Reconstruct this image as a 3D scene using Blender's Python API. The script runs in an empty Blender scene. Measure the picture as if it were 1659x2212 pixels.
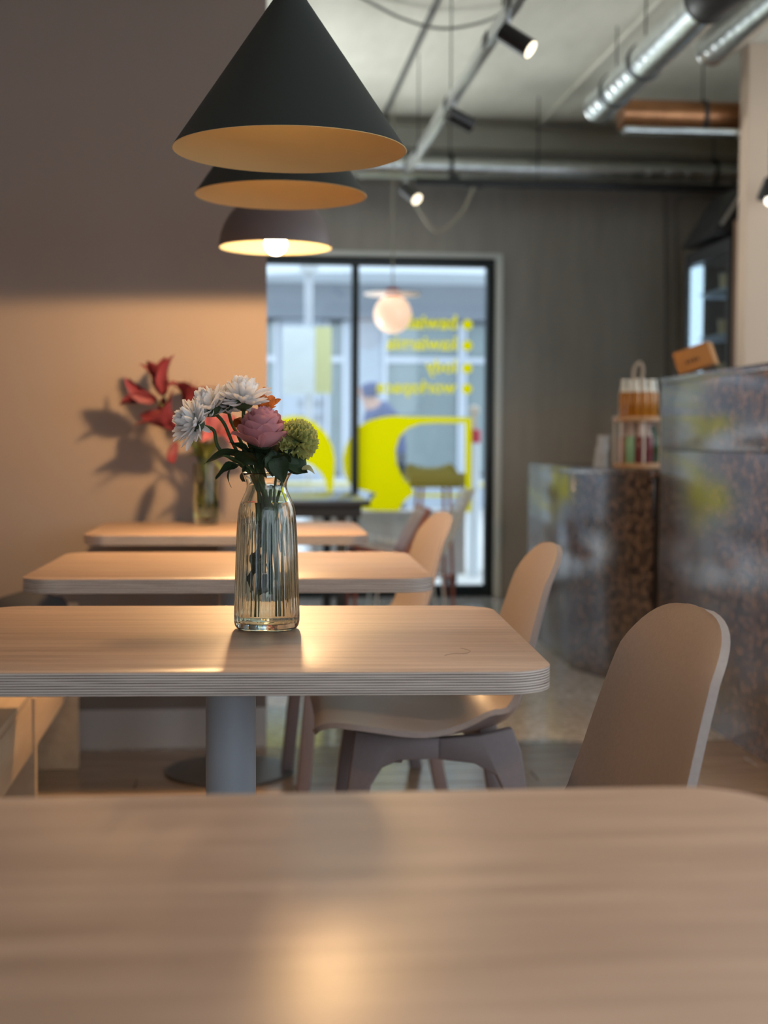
import bpy, bmesh, math, random
from mathutils import Vector, Matrix, Euler

PI = math.pi
R = math.radians
rng = random.Random(7)
S = bpy.context.scene
COL = S.collection

# ------------------------------------------------------------------ camera
FPX = 3050.0
cam_d = bpy.data.cameras.new('camera')
cam = bpy.data.objects.new('camera', cam_d)
COL.objects.link(cam)
cam_d.sensor_fit = 'HORIZONTAL'
cam_d.sensor_width = 36.0
cam_d.lens = 36.0 * FPX / 1659.0
cam_d.clip_start = 0.05
cam_d.clip_end = 200
yaw, pitch, roll = math.atan(324 / FPX), math.atan(156 / FPX), R(0.25)
fw = Vector((math.sin(yaw) * math.cos(pitch), math.cos(yaw) * math.cos(pitch), -math.sin(pitch)))
r0 = Vector((math.cos(yaw), -math.sin(yaw), 0))
u0 = r0.cross(fw)
rr = r0 * math.cos(roll) + u0 * math.sin(roll)
uu = rr.cross(fw)
M = Matrix((rr, uu, -fw)).transposed().to_4x4()
M.translation = Vector((0, 0, 1.02))
cam.matrix_world = M
cam_d.dof.use_dof = True
cam_d.dof.focus_distance = 1.98
cam_d.dof.aperture_fstop = 5.0
S.camera = cam

# ------------------------------------------------------------------ world, daylight, exposure
S.view_settings.view_transform = 'Standard'
S.view_settings.look = 'None'
S.view_settings.exposure = 0.0
S.view_settings.gamma = 1.0
S.view_settings.use_curve_mapping = False
W = bpy.data.worlds.new('overcast_sky')
S.world = W
W.use_nodes = True
bg = W.node_tree.nodes['Background']
bg.inputs['Color'].default_value = (0.76, 0.88, 1.0, 1)
bg.inputs['Strength'].default_value = 2.15


def area(name, loc, target, size, energy, color):
    l = bpy.data.lights.new(name, 'AREA')
    l.shape = 'RECTANGLE'
    l.size, l.size_y = size
    l.energy = energy
    l.color = color
    o = bpy.data.objects.new(name, l)
    COL.objects.link(o)
    o.location = loc
    d = Vector(target) - Vector(loc)
    o.rotation_euler = d.to_track_quat('-Z', 'Y').to_euler()
    return o


# first two: daylight entering through the windows behind and to the right of the photographer
area('rear_window_daylight', (0.9, -2.35, 1.5), (0.9, 4, 1.3), (3.4, 2.2), 10, (0.66, 0.82, 1.0))
area('side_window_daylight', (4.4, 0.2, 1.75), (0.0, 1.2, 1.5), (3.8, 2.0), 50, (0.74, 0.87, 1.0))
area('ceiling_fill_right', (4.4, 4.9, 2.0), (0.6, 5.6, 2.9), (2.6, 1.5), 30, (0.92, 0.97, 0.95))  # added fill to brighten the ceiling from the right, no known window
# added upward fill for the ceiling, hidden behind the partition by the street window
area('ceiling_fill_left', (-1.05, 8.95, 1.15), (0.6, 7.3, 3.0), (1.5, 2.0), 36, (0.95, 0.98, 0.95)).data.spread = R(76)
# sky portal in the street window: guides the sampling of the world's light, gives none of its own
_p = area('street_window_portal', (-0.1, 9.30, 1.1), (-0.1, 0, 1.1), (3.6, 2.1), 0, (1, 1, 1))
_p.data.cycles.is_portal = True
try:
    S.cycles.use_denoising = True
    S.cycles.max_bounces = 12
    S.cycles.transparent_max_bounces = 12
    S.cycles.transmission_bounces = 10
    S.cycles.sample_clamp_indirect = 6.0
    S.cycles.caustics_reflective = False
    S.cycles.blur_glossy = 0.6
except Exception:
    pass


# ------------------------------------------------------------------ material helpers
def srgb(r, g, b):
    f = lambda c: (c / 255 / 12.92) if c / 255 <= 0.04045 else ((c / 255 + 0.055) / 1.055) ** 2.4
    return (f(r), f(g), f(b))


def newmat(name):
    m = bpy.data.materials.new(name)
    m.use_nodes = True
    nt = m.node_tree
    return m, nt, nt.nodes['Principled BSDF']


def mat(name, col, rough=0.5, metal=0.0, spec=None, var=0.0, vscale=8.0, bump=0.0, bscale=60.0, stretch=None, trans=0.0):
    """plain procedural material: base colour with soft noise variation and fine relief"""
    m, nt, p = newmat(name)
    p.inputs['Roughness'].default_value = rough
    p.inputs['Metallic'].default_value = metal
    if spec is not None:
        p.inputs['Specular IOR Level'].default_value = spec
    p.inputs['Base Color'].default_value = (*col, 1)
    tc = nt.nodes.new('ShaderNodeTexCoord')
    mp = nt.nodes.new('ShaderNodeMapping')
    nt.links.new(tc.outputs['Object'], mp.inputs['Vector'])
    if stretch:
        mp.inputs['Scale'].default_value = stretch
    if var > 0:
        n = nt.nodes.new('ShaderNodeTexNoise')
        n.inputs['Scale'].default_value = vscale
        n.inputs['Detail'].default_value = 6
        nt.links.new(mp.outputs['Vector'], n.inputs['Vector'])
        cr = nt.nodes.new('ShaderNodeValToRGB')
        cr.color_ramp.elements[0].position = 0.3
        cr.color_ramp.elements[1].position = 0.7
        cr.color_ramp.elements[0].color = (*[c * (1 - var) for c in col], 1)
        cr.color_ramp.elements[1].color = (*[min(1, c * (1 + var)) for c in col], 1)
        nt.links.new(n.outputs['Fac'], cr.inputs['Fac'])
        nt.links.new(cr.outputs['Color'], p.inputs['Base Color'])
    if bump > 0:
        n2 = nt.nodes.new('ShaderNodeTexNoise')
        n2.inputs['Scale'].default_value = bscale
        n2.inputs['Detail'].default_value = 4
        nt.links.new(mp.outputs['Vector'], n2.inputs['Vector'])
        b = nt.nodes.new('ShaderNodeBump')
        b.inputs['Strength'].default_value = bump
        b.inputs['Distance'].default_value = 0.01
        nt.links.new(n2.outputs['Fac'], b.inputs['Height'])
        nt.links.new(b.outputs['Normal'], p.inputs['Normal'])
    return m


def emis(name, col, strength):
    m, nt, p = newmat(name)
    p.inputs['Base Color'].default_value = (*col, 1)
    p.inputs['Emission Color'].default_value = (*col, 1)
    p.inputs['Emission Strength'].default_value = strength
    return m


def wood(name, c1, c2, rough=0.4, scale=(1.2, 22, 22), coat=0.0):
    m, nt, p = newmat(name)
    tc = nt.nodes.new('ShaderNodeTexCoord')
    mp = nt.nodes.new('ShaderNodeMapping')
    mp.inputs['Scale'].default_value = scale
    nt.links.new(tc.outputs['Object'], mp.inputs['Vector'])
    oi = nt.nodes.new('ShaderNodeObjectInfo')
    ad = nt.nodes.new('ShaderNodeVectorMath')
    ad.operation = 'ADD'
    ml = nt.nodes.new('ShaderNodeVectorMath')
    ml.operation = 'SCALE'
    cb = nt.nodes.new('ShaderNodeCombineXYZ')
    for k in range(3):
        nt.links.new(oi.outputs['Random'], cb.inputs[k])
    nt.links.new(cb.outputs[0], ml.inputs[0])
    ml.inputs['Scale'].default_value = 37.0
    nt.links.new(mp.outputs[0], ad.inputs[0])
    nt.links.new(ml.outputs[0], ad.inputs[1])
    n = nt.nodes.new('ShaderNodeTexNoise')
    n.inputs['Scale'].default_value = 2.0
    n.inputs['Detail'].default_value = 8
    n.inputs['Roughness'].default_value = 0.62
    n.inputs['Distortion'].default_value = 0.35
    nt.links.new(ad.outputs[0], n.inputs['Vector'])
    cr = nt.nodes.new('ShaderNodeValToRGB')
    e = cr.color_ramp.elements
    e[0].position, e[1].position = 0.32, 0.66
    e[0].color, e[1].color = (*c2, 1), (*c1, 1)
    nt.links.new(n.outputs['Fac'], cr.inputs['Fac'])
    nt.links.new(cr.outputs[0], p.inputs['Base Color'])
    b = nt.nodes.new('ShaderNodeBump')
    b.inputs['Strength'].default_value = 0.12
    b.inputs['Distance'].default_value = 0.002
    nt.links.new(n.outputs['Fac'], b.inputs['Height'])
    nt.links.new(b.outputs[0], p.inputs['Normal'])
    p.inputs['Roughness'].default_value = rough
    if coat:
        p.inputs['Coat Weight'].default_value = coat
        p.inputs['Coat Roughness'].default_value = 0.2
    return m


def ply_edge(name):
    m, nt, p = newmat(name)
    tc = nt.nodes.new('ShaderNodeTexCoord')
    sx = nt.nodes.new('ShaderNodeSeparateXYZ')
    nt.links.new(tc.outputs['Object'], sx.inputs[0])
    n = nt.nodes.new('ShaderNodeTexNoise')
    mp = nt.nodes.new('ShaderNodeMapping')
    mp.inputs['Scale'].default_value = (3, 3, 220)
    nt.links.new(tc.outputs['Object'], mp.inputs[0])
    nt.links.new(mp.outputs[0], n.inputs['Vector'])
    n.inputs['Scale'].default_value = 3
    n.inputs['Detail'].default_value = 5
    # stripe = sin(z * freq) with some wander
    mu = nt.nodes.new('ShaderNodeMath'); mu.operation = 'MULTIPLY'; mu.inputs[1].default_value = 2 * PI / 0.0031
    nt.links.new(sx.outputs['Z'], mu.inputs[0])
    nn = nt.nodes.new('ShaderNodeMath'); nn.operation = 'MULTIPLY_ADD'; nn.inputs[1].default_value = 1.6
    nt.links.new(n.outputs['Fac'], nn.inputs[0]); nt.links.new(mu.outputs[0], nn.inputs[2])
    si = nt.nodes.new('ShaderNodeMath'); si.operation = 'SINE'
    nt.links.new(nn.outputs[0], si.inputs[0])
    ad = nt.nodes.new('ShaderNodeMath'); ad.operation = 'MULTIPLY_ADD'; ad.inputs[1].default_value = 0.36
    nt.links.new(si.outputs[0], ad.inputs[0]); 
    n3 = nt.nodes.new('ShaderNodeMath'); n3.operation = 'MULTIPLY'; n3.inputs[1].default_value = 1.05
    nt.links.new(n.outputs['Fac'], n3.inputs[0]); nt.links.new(n3.outputs[0], ad.inputs[2])
    cr = nt.nodes.new('ShaderNodeValToRGB')
    e = cr.color_ramp.elements
    e[0].position, e[1].position = 0.22, 0.66
    e[0].color, e[1].color = (0.075, 0.052, 0.045, 1), (0.50, 0.44, 0.40, 1)
    nt.links.new(ad.outputs[0], cr.inputs[0])
    nt.links.new(cr.outputs[0], p.inputs['Base Color'])
    b = nt.nodes.new('ShaderNodeBump'); b.inputs['Strength'].default_value = 0.25; b.inputs['Distance'].default_value = 0.002
    nt.links.new(ad.outputs[0], b.inputs['Height']); nt.links.new(b.outputs[0], p.inputs['Normal'])
    p.inputs['Roughness'].default_value = 0.55
    return m


def concrete(name, c, dark, scale=(1, 1, 1), rough=0.8, streak=(0.7, 0.7, 5)):
    m, nt, p = newmat(name)
    tc = nt.nodes.new('ShaderNodeTexCoord')
    cr = nt.nodes.new('ShaderNodeValToRGB')
    mp = nt.nodes.new('ShaderNodeMapping'); mp.inputs['Scale'].default_value = streak
    nt.links.new(tc.outputs['Object'], mp.inputs[0])
    n = nt.nodes.new('ShaderNodeTexNoise'); n.inputs['Scale'].default_value = 3.0; n.inputs['Detail'].default_value = 9; n.inputs['Roughness'].default_value = 0.68
    nt.links.new(mp.outputs[0], n.inputs['Vector'])
    n2 = nt.nodes.new('ShaderNodeTexNoise'); n2.inputs['Scale'].default_value = 0.9; n2.inputs['Detail'].default_value = 4
    nt.links.new(tc.outputs['Object'], n2.inputs['Vector'])
    mx = nt.nodes.new('ShaderNodeMath'); mx.operation = 'MULTIPLY_ADD'; mx.inputs[1].default_value = 0.5
    nt.links.new(n.outputs['Fac'], mx.inputs[0])
    m2 = nt.nodes.new('ShaderNodeMath'); m2.operation = 'MULTIPLY'; m2.inputs[1].default_value = 0.5
    nt.links.new(n2.outputs['Fac'], m2.inputs[0]); nt.links.new(m2.outputs[0], mx.inputs[2])
    e = cr.color_ramp.elements
    e[0].position, e[1].position = 0.36, 0.64
    e[0].color, e[1].color = (*dark, 1), (*c, 1)
    nt.links.new(mx.outputs[0], cr.inputs[0]); nt.links.new(cr.outputs[0], p.inputs['Base Color'])
    b = nt.nodes.new('ShaderNodeBump'); b.inputs['Strength'].default_value = 0.25; b.inputs['Distance'].default_value = 0.01
    nt.links.new(n.outputs['Fac'], b.inputs['Height']); nt.links.new(b.outputs[0], p.inputs['Normal'])
    p.inputs['Roughness'].default_value = rough
    return m


def speckle(name, c1, c2, c3, scale=70, rough=0.2, ior=1.55):
    m, nt, p = newmat(name)
    tc = nt.nodes.new('ShaderNodeTexCoord')
    v = nt.nodes.new('ShaderNodeTexVoronoi'); v.inputs['Scale'].default_value = scale; v.inputs['Randomness'].default_value = 1
    n = nt.nodes.new('ShaderNodeTexNoise'); n.inputs['Scale'].default_value = scale * 0.5; n.inputs['Detail'].default_value = 3
    nt.links.new(tc.outputs['Object'], v.inputs['Vector']); nt.links.new(tc.outputs['Object'], n.inputs['Vector'])
    sp = nt.nodes.new('ShaderNodeSeparateColor'); nt.links.new(v.outputs['Color'], sp.inputs[0])
    cr = nt.nodes.new('ShaderNodeValToRGB'); cr.color_ramp.interpolation = 'LINEAR'
    e = cr.color_ramp.elements
    e[0].position, e[0].color = 0.25, (*c1, 1)
    e[1].position, e[1].color = 0.9, (*c3, 1)
    k = e.new(0.6); k.color = (*c2, 1)
    md = nt.nodes.new('ShaderNodeMath'); md.operation = 'MULTIPLY_ADD'; md.inputs[1].default_value = 0.6
    nt.links.new(sp.outputs[0], md.inputs[0])
    m2 = nt.nodes.new('ShaderNodeMath'); m2.operation = 'MULTIPLY'; m2.inputs[1].default_value = 0.45
    nt.links.new(n.outputs['Fac'], m2.inputs[0]); nt.links.new(m2.outputs[0], md.inputs[2])
    nt.links.new(md.outputs[0], cr.inputs[0]); nt.links.new(cr.outputs[0], p.inputs['Base Color'])
    p.inputs['Roughness'].default_value = rough
    p.inputs['IOR'].default_value = ior
    return m


def glass(name, col=(1, 1, 1), ior=1.45, rough=0.0):
    m = bpy.data.materials.new(name); m.use_nodes = True
    nt = m.node_tree; nt.nodes.clear()
    o = nt.nodes.new('ShaderNodeOutputMaterial'); g = nt.nodes.new('ShaderNodeBsdfGlass')
    g.inputs['Color'].default_value = (*col, 1); g.inputs['IOR'].default_value = ior; g.inputs['Roughness'].default_value = rough
    nt.links.new(g.outputs[0], o.inputs[0])
    return m


def pane_glass(name, tint=(1, 1, 1), ior=1.5):
    m = bpy.data.materials.new(name); m.use_nodes = True
    nt = m.node_tree; nt.nodes.clear()
    o = nt.nodes.new('ShaderNodeOutputMaterial')
    t = nt.nodes.new('ShaderNodeBsdfTransparent'); t.inputs[0].default_value = (*tint, 1)
    g = nt.nodes.new('ShaderNodeBsdfGlossy'); g.inputs['Roughness'].default_value = 0.02
    f = nt.nodes.new('ShaderNodeFresnel')
    ge = nt.nodes.new('ShaderNodeNewGeometry'); mr = nt.nodes.new('ShaderNodeMapRange')
    mr.inputs['To Min'].default_value = ior; mr.inputs['To Max'].default_value = 1 / ior
    nt.links.new(ge.outputs['Backfacing'], mr.inputs['Value']); nt.links.new(mr.outputs[0], f.inputs[0])
    mx = nt.nodes.new('ShaderNodeMixShader')
    nt.links.new(f.outputs[0], mx.inputs[0]); nt.links.new(t.outputs[0], mx.inputs[1]); nt.links.new(g.outputs[0], mx.inputs[2])
    nt.links.new(mx.outputs[0], o.inputs[0])
    return m


# ------------------------------------------------------------------ materials
M_wall = mat('warm_grey_plaster', (0.245, 0.196, 0.166), 0.85, var=0.03, vscale=2, bump=0.05, bscale=90)
M_wall_beige = mat('beige_paint', (0.66, 0.52, 0.41), 0.8, var=0.03, vscale=2)
M_base = mat('pale_painted_skirting', (0.50, 0.46, 0.43), 0.5)
M_ceil = concrete('ceiling_concrete', (0.74, 0.73, 0.64), (0.54, 0.53, 0.455), streak=(1.2, 0.35, 1))
M_beam = concrete('beam_concrete', (0.84, 0.83, 0.70), (0.68, 0.67, 0.56), streak=(0.35, 1, 1))
M_backwall = concrete('wall_concrete', (0.54, 0.50, 0.45), (0.39, 0.36, 0.325), streak=(4, 4, 0.5))
M_terrazzo = speckle('polished_floor_stone', (0.34, 0.31, 0.28), (0.50, 0.46, 0.42), (0.62, 0.58, 0.54), 60, 0.14)
M_counter = speckle('brown_speckled_counter_stone', (0.03, 0.019, 0.014), (0.105, 0.066, 0.047), (0.25, 0.16, 0.115), 52, 0.19, 2.1)
M_plank = wood('pale_oak_floor', (0.30, 0.215, 0.145), (0.20, 0.135, 0.088), 0.20, (1.0, 16, 16))
M_top = wood('birch_veneer', (0.44, 0.312, 0.238), (0.29, 0.195, 0.142), 0.40, (1.6, 26, 26))
M_ply = ply_edge('birch_ply_edge')
M_bench = wood('bench_birch', (0.58, 0.42, 0.27), (0.46, 0.32, 0.20), 0.45, (10, 0.9, 10))
M_cushion = mat('charcoal_fabric', (0.045, 0.045, 0.05), 0.95, bump=0.3, bscale=400)
M_steel_blue = mat('grey_powder_coat', (0.36, 0.40, 0.45), 0.42, spec=0.4)
M_baseplate = mat('dark_steel_base', (0.085, 0.08, 0.078), 0.4)
M_chair = mat('beige_moulded_chair', (0.29, 0.243, 0.23), 0.42, var=0.05, vscale=160, bump=0.05, bscale=500)
M_chairleg = mat('mauve_brown_chair_legs', (0.19, 0.15, 0.15), 0.5, var=0.05, vscale=100)
M_cone_out = mat('dark_grey_green_lacquer', (0.020, 0.024, 0.021), 0.6)
M_cone_in = mat('gold_lacquer', (0.72, 0.54, 0.27), 0.55)
M_dome_out = mat('mauve_brown_lacquer', (0.15, 0.115, 0.11), 0.5)
M_dome_in = mat('cream_gold_lacquer', (0.80, 0.62, 0.34), 0.5)
M_cord = mat('black_cord', (0.02, 0.02, 0.02), 0.7)
M_black = mat('black_metal', (0.012, 0.012, 0.013), 0.45)
M_blackframe = mat('black_window_frame', (0.010, 0.016, 0.017), 0.4)
M_silver = mat('silver_track_metal', (0.55, 0.56, 0.55), 0.35, metal=0.9)
M_galv = mat('galvanised_duct', (0.72, 0.76, 0.76), 0.27, metal=1.0, var=0.12, vscale=14)
M_galvdark = mat('duct_band_grey', (0.07, 0.07, 0.07), 0.5, metal=0.5)
M_duct_warm = mat('duct_warm_reflection', (0.42, 0.20, 0.10), 0.33, metal=1.0, var=0.15, vscale=10)  # shiny duct: the warm light it reflects is put into its colour
M_trim = mat('pale_window_trim', (0.88, 0.90, 0.87), 0.4)
M_pane = pane_glass('window_pane_glass', (0.97, 0.99, 1.0))
M_yellow = mat('yellow_vinyl', (0.93, 0.84, 0.02), 0.5)
# vinyl is thin: let daylight through it
nt = M_yellow.node_tree
tr = nt.nodes.new('ShaderNodeBsdfTranslucent'); tr.inputs[0].default_value = (0.99, 0.90, 0.02, 1)
mx = nt.nodes.new('ShaderNodeMixShader'); mx.inputs[0].default_value = 0.95
nt.links.new(nt.nodes['Principled BSDF'].outputs[0], mx.inputs[1]); nt.links.new(tr.outputs[0], mx.inputs[2])
nt.links.new(mx.outputs[0], nt.nodes['Material Output'].inputs[0])
M_vase = glass('clear_vase_glass', (0.97, 0.985, 0.96), 1.47)
M_water = glass('water', (0.97, 0.98, 0.95), 1.333)
M_vase2 = glass('greenish_vase_glass', (0.95, 0.96, 0.86), 1.45)
M_stem = mat('flower_stem_green', (0.045, 0.075, 0.022), 0.6, spec=0.25, var=0.2, vscale=60)
M_leaf = mat('dark_leaf_green', (0.018, 0.034, 0.013), 0.55, spec=0.25, var=0.25, vscale=50, bump=0.1, bscale=200)
M_leafpale = mat('pale_leaf_edge', (0.35, 0.30, 0.14), 0.5, var=0.3, vscale=40)
M_leaf2 = mat('yellow_green_leaf', (0.13, 0.15, 0.03), 0.45, var=0.3, vscale=40)
M_calyx = mat('calyx_green', (0.04, 0.065, 0.025), 0.6)


def petal_mat(name, c, tl=0.35, var=0.12, vs=60, stretch=None):
    m = mat(name, c, 0.6, var=var, vscale=vs, stretch=stretch)
    nt = m.node_tree
    t = nt.nodes.new('ShaderNodeBsdfTranslucent'); t.inputs[0].default_value = (*c, 1)
    mx = nt.nodes.new('ShaderNodeMixShader'); mx.inputs[0].default_value = tl
    nt.links.new(nt.nodes['Principled BSDF'].outputs[0], mx.inputs[1]); nt.links.new(t.outputs[0], mx.inputs[2])
    nt.links.new(mx.outputs[0], nt.nodes['Material Output'].inputs[0])
    return m


M_white = petal_mat('white_petal', (0.84, 0.82, 0.81), 0.3, 0.04)
M_cream = petal_mat('cream_petal', (0.80, 0.74, 0.60), 0.3, 0.05)
M_rose = petal_mat('pink_rose_petal', (0.62, 0.29, 0.315), 0.3, 0.10, 25)
M_carn = petal_mat('lime_carnation_petal', (0.53, 0.54, 0.20), 0.4, 0.15, 40)
M_orange = petal_mat('orange_streaked_petal', (0.62, 0.20, 0.045), 0.3, 0.6, 30, (60, 3, 3))
M_lily = petal_mat('crimson_lily_petal', (0.16, 0.020, 0.030), 0.25, 0.35, 14)
M_lilypink = petal_mat('coral_pink_lily_petal', (0.30, 0.07, 0.085), 0.3, 0.25, 14)
M_anther = mat('dark_anther', (0.10, 0.03, 0.02), 0.8)
M_coral = mat('coral_painted_metal', (0.50, 0.13, 0.075), 0.45)
M_pinkshell = mat('dusty_pink_seat_shell', (0.52, 0.27, 0.23), 0.5)
M_wire = mat('white_wire', (0.92, 0.92, 0.90), 0.4)
M_olive = mat('olive_yellow_seat', (0.44, 0.40, 0.07), 0.5)
M_darktop = mat('dark_tabletop_laminate', (0.05, 0.045, 0.045), 0.22)
M_juice = mat('orange_juice', (0.42, 0.17, 0.015), 0.25, var=0.15, vscale=30)
M_redjuice = mat('maroon_juice', (0.16, 0.035, 0.05), 0.25)
M_greenb = mat('dark_green_bottle', (0.01, 0.06, 0.02), 0.2)
M_mintb = mat('mint_green_label', (0.25, 0.48, 0.30), 0.4)
M_brownb = mat('red_brown_juice', (0.28, 0.07, 0.03), 0.25)
M_cap = mat('pale_bottle_cap', (0.45, 0.36, 0.34), 0.35)
M_clearcap = mat('milky_bottle_neck', (0.78, 0.78, 0.72), 0.15)
M_carrywood = wood('caddy_wood', (0.58, 0.36, 0.21), (0.42, 0.25, 0.14), 0.5, (4, 20, 20))
M_rope = mat('jute_rope', (0.40, 0.33, 0.26), 0.9, bump=0.4, bscale=300)
M_card = mat('brown_cardboard', (0.40, 0.185, 0.055), 0.75, var=0.06, vscale=12)
M_ink = mat('dark_print', (0.05, 0.03, 0.02), 0.7)
M_paper = mat('pale_blue_paper', (0.50, 0.57, 0.66), 0.7, var=0.1, vscale=20)
M_conduit = mat('grey_conduit', (0.34, 0.315, 0.29), 0.55)
M_globe = mat('opal_globe_glass', (0.92, 0.80, 0.70), 0.25)
nt = M_globe.node_tree
nt.nodes['Principled BSDF'].inputs['Emission Color'].default_value = (1.0, 0.62, 0.38, 1)
nt.nodes['Principled BSDF'].inputs['Emission Strength'].default_value = 0.75
M_disc = mat('pale_pink_lamp_disc', (0.95, 0.90, 0.90), 0.5)
M_red = mat('red_lamp_fitting', (0.42, 0.05, 0.05), 0.5)
M_bulb = emis('lit_bulb', (1.0, 0.86, 0.58), 42)
M_spotface = emis('lit_spot_lens', (1.0, 0.86, 0.62), 2.6)
M_spotunlit = mat('unlit_spot_lens', (0.05, 0.05, 0.05), 0.2)
M_ledbulb = emis('lit_ledbulb', (1.0, 0.93, 0.80), 3.0)
M_fridgeglass = pane_glass('fridge_door_glass', (0.75, 0.82, 0.86), 1.7)
M_fridgein = mat('fridge_interior_grey', (0.40, 0.43, 0.47), 0.4)
M_shelfwood = wood('brown_shelf_wood', (0.24, 0.14, 0.09), (0.16, 0.09, 0.055), 0.5, (12, 12, 1))
M_pot = mat('terracotta', (0.45, 0.24, 0.13), 0.7)
M_whitec = mat('white_ceramic', (0.7, 0.7, 0.72), 0.3)
M_pave = mat('pale_paving', (0.78, 0.77, 0.75), 0.8, var=0.06, vscale=3)
M_facade = mat('grey_render', (0.27, 0.30, 0.34), 0.8, var=0.05, vscale=1)
M_facade2 = mat('pale_blue_grey_panel', (0.42, 0.48, 0.55), 0.6, var=0.03)
M_storeglass = mat('dark_storefront_glass', (0.24, 0.30, 0.31), 0.12, var=0.12, vscale=1)
M_alu = mat('pale_aluminium', (0.60, 0.65, 0.72), 0.4)
M_canopy = mat('pale_canopy', (0.74, 0.80, 0.85), 0.5)
M_planter = mat('grey_planter', (0.62, 0.58, 0.56), 0.7, var=0.05, vscale=6)
M_signboard = mat('pale_sign_print', (0.70, 0.78, 0.82), 0.5, var=0.05, vscale=9)
M_signyellow = mat('yellow_green_sign_print', (0.62, 0.63, 0.25), 0.5)
M_bluejacket = mat('blue_jacket_cloth', (0.06, 0.09, 0.22), 0.85, var=0.15, vscale=8)
M_trousers = mat('dark_trousers', (0.06, 0.07, 0.10), 0.85)
M_skin = mat('skin', (0.52, 0.32, 0.24), 0.55)
M_hair = mat('dark_hair', (0.03, 0.022, 0.02), 0.7)
M_plantgreen = mat('pot_plant_green', (0.05, 0.10, 0.03), 0.5)


# ------------------------------------------------------------------ mesh helpers
class MB:
    def __init__(self):
        self.v, self.f, self.mi = [], [], []

    def add(self, verts, faces, mi=0):
        o = len(self.v)
        self.v += [tuple(p) for p in verts]
        self.f += [tuple(i + o for i in f) for f in faces]
        self.mi += [mi] * len(faces)
        return self

    def box(self, x0, x1, y0, y1, z0, z1, mi=0):
        return self.add([(x0, y0, z0), (x1, y0, z0), (x1, y1, z0), (x0, y1, z0), (x0, y0, z1), (x1, y0, z1), (x1, y1, z1), (x0, y1, z1)],
                        [(0, 3, 2, 1), (4, 5, 6, 7), (0, 1, 5, 4), (1, 2, 6, 5), (2, 3, 7, 6), (3, 0, 4, 7)], mi)

    def lathe(self, prof, n=48, c=(0, 0, 0), close=False, fn=None, mi=0):
        vs, fs = [], []
        m = len(prof)
        for i in range(n):
            a = 2 * PI * i / n
            for (r, z) in prof:
                q = r if fn is None else fn(r, z, a)
                vs.append((c[0] + q * math.cos(a), c[1] + q * math.sin(a), c[2] + z))
        for i in range(n):
            j = (i + 1) % n
            for k in range(m - 1 if not close else m):
                k2 = (k + 1) % m
                fs.append((i * m + k, j * m + k, j * m + k2, i * m + k2))
        return self.add(vs, fs, mi)

    def tube(self, pts, r, n=10, cap=True, mi=0):
        pts = [Vector(p) for p in pts]
        rs = r if isinstance(r, (list, tuple)) else [r] * len(pts)
        vs, fs = [], []
        t0 = (pts[1] - pts[0]).normalized()
        ref = Vector((0, 0, 1)) if abs(t0.z) < 0.9 else Vector((1, 0, 0))
        nrm = t0.cross(ref).normalized()
        for i, p in enumerate(pts):
            if i == 0: t = pts[1] - pts[0]
            elif i == len(pts) - 1: t = pts[-1] - pts[-2]
            else: t = pts[i + 1] - pts[i - 1]
            t.normalize()
            nrm = (nrm - t * nrm.dot(t)).normalized()
            b = t.cross(nrm)
            for k in range(n):
                a = 2 * PI * k / n
                q = p + (nrm * math.cos(a) + b * math.sin(a)) * rs[i]
                vs.append(tuple(q))
        for i in range(len(pts) - 1):
            for k in range(n):
                k2 = (k + 1) % n
                fs.append((i * n + k, i * n + k2, (i + 1) * n + k2, (i + 1) * n + k))
        if cap:
            fs.append(tuple(range(n - 1, -1, -1)))
            fs.append(tuple((len(pts) - 1) * n + k for k in range(n)))
        return self.add(vs, fs, mi)

    def prism(self, poly, axis, a, b, mi=0):
        """polygon in the two other axes, extruded along axis from a to b"""
        n = len(poly)
        def p3(p, t):
            if axis == 'x': return (t, p[0], p[1])
            if axis == 'y': return (p[0], t, p[1])
            return (p[0], p[1], t)
        vs = [p3(p, a) for p in poly] + [p3(p, b) for p in poly]
        fs = [tuple(range(n)), tuple(range(2 * n - 1, n - 1, -1))]
        fs += [(i, n + i, n + (i + 1) % n, (i + 1) % n) for i in range(n)]
        return self.add(vs, fs, mi)

    def grid(self, rows, mi=0):
        """rows: list of equal-length lists of points"""
        n = len(rows[0])
        vs = [p for r in rows for p in r]
        fs = [(i * n + k, i * n + k + 1, (i + 1) * n + k + 1, (i + 1) * n + k) for i in range(len(rows) - 1) for k in range(n - 1)]
        return self.add(vs, fs, mi)

    def mesh(self, name, m, smooth=35, bevel=0.0, seg=2):
        me = bpy.data.meshes.new(name)
        me.from_pydata(self.v, [], self.f)
        bm = bmesh.new(); bm.from_mesh(me)
        bmesh.ops.recalc_face_normals(bm, faces=bm.faces)
        if bevel:
            es = [e for e in bm.edges if len(e.link_faces) == 2 and e.calc_face_angle(0) > R(40)]
            bmesh.ops.bevel(bm, geom=es, offset=bevel, segments=seg, profile=0.5, affect='EDGES')
        bm.to_mesh(me); bm.free()
        ms = m if isinstance(m, (list, tuple)) else [m]
        for q in ms: me.materials.append(q)
        if len(ms) > 1 and not bevel:
            for p, i in zip(me.polygons, self.mi): p.material_index = i
        if smooth:
            me.shade_smooth()
            me.set_sharp_from_angle(angle=R(smooth))
        return me

    def build(self, name, m, parent=None, loc=None, **k):
        o = bpy.data.objects.new(name, self.mesh(name, m, **k))
        COL.objects.link(o)
        if parent is not None: o.parent = parent
        if loc is not None: o.location = loc
        return o


def tag(o, label=None, cat=None, group=None, kind=None):
    if label: o['label'] = label
    if cat: o['category'] = cat
    if group: o['group'] = group
    if kind: o['kind'] = kind
    return o


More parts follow.
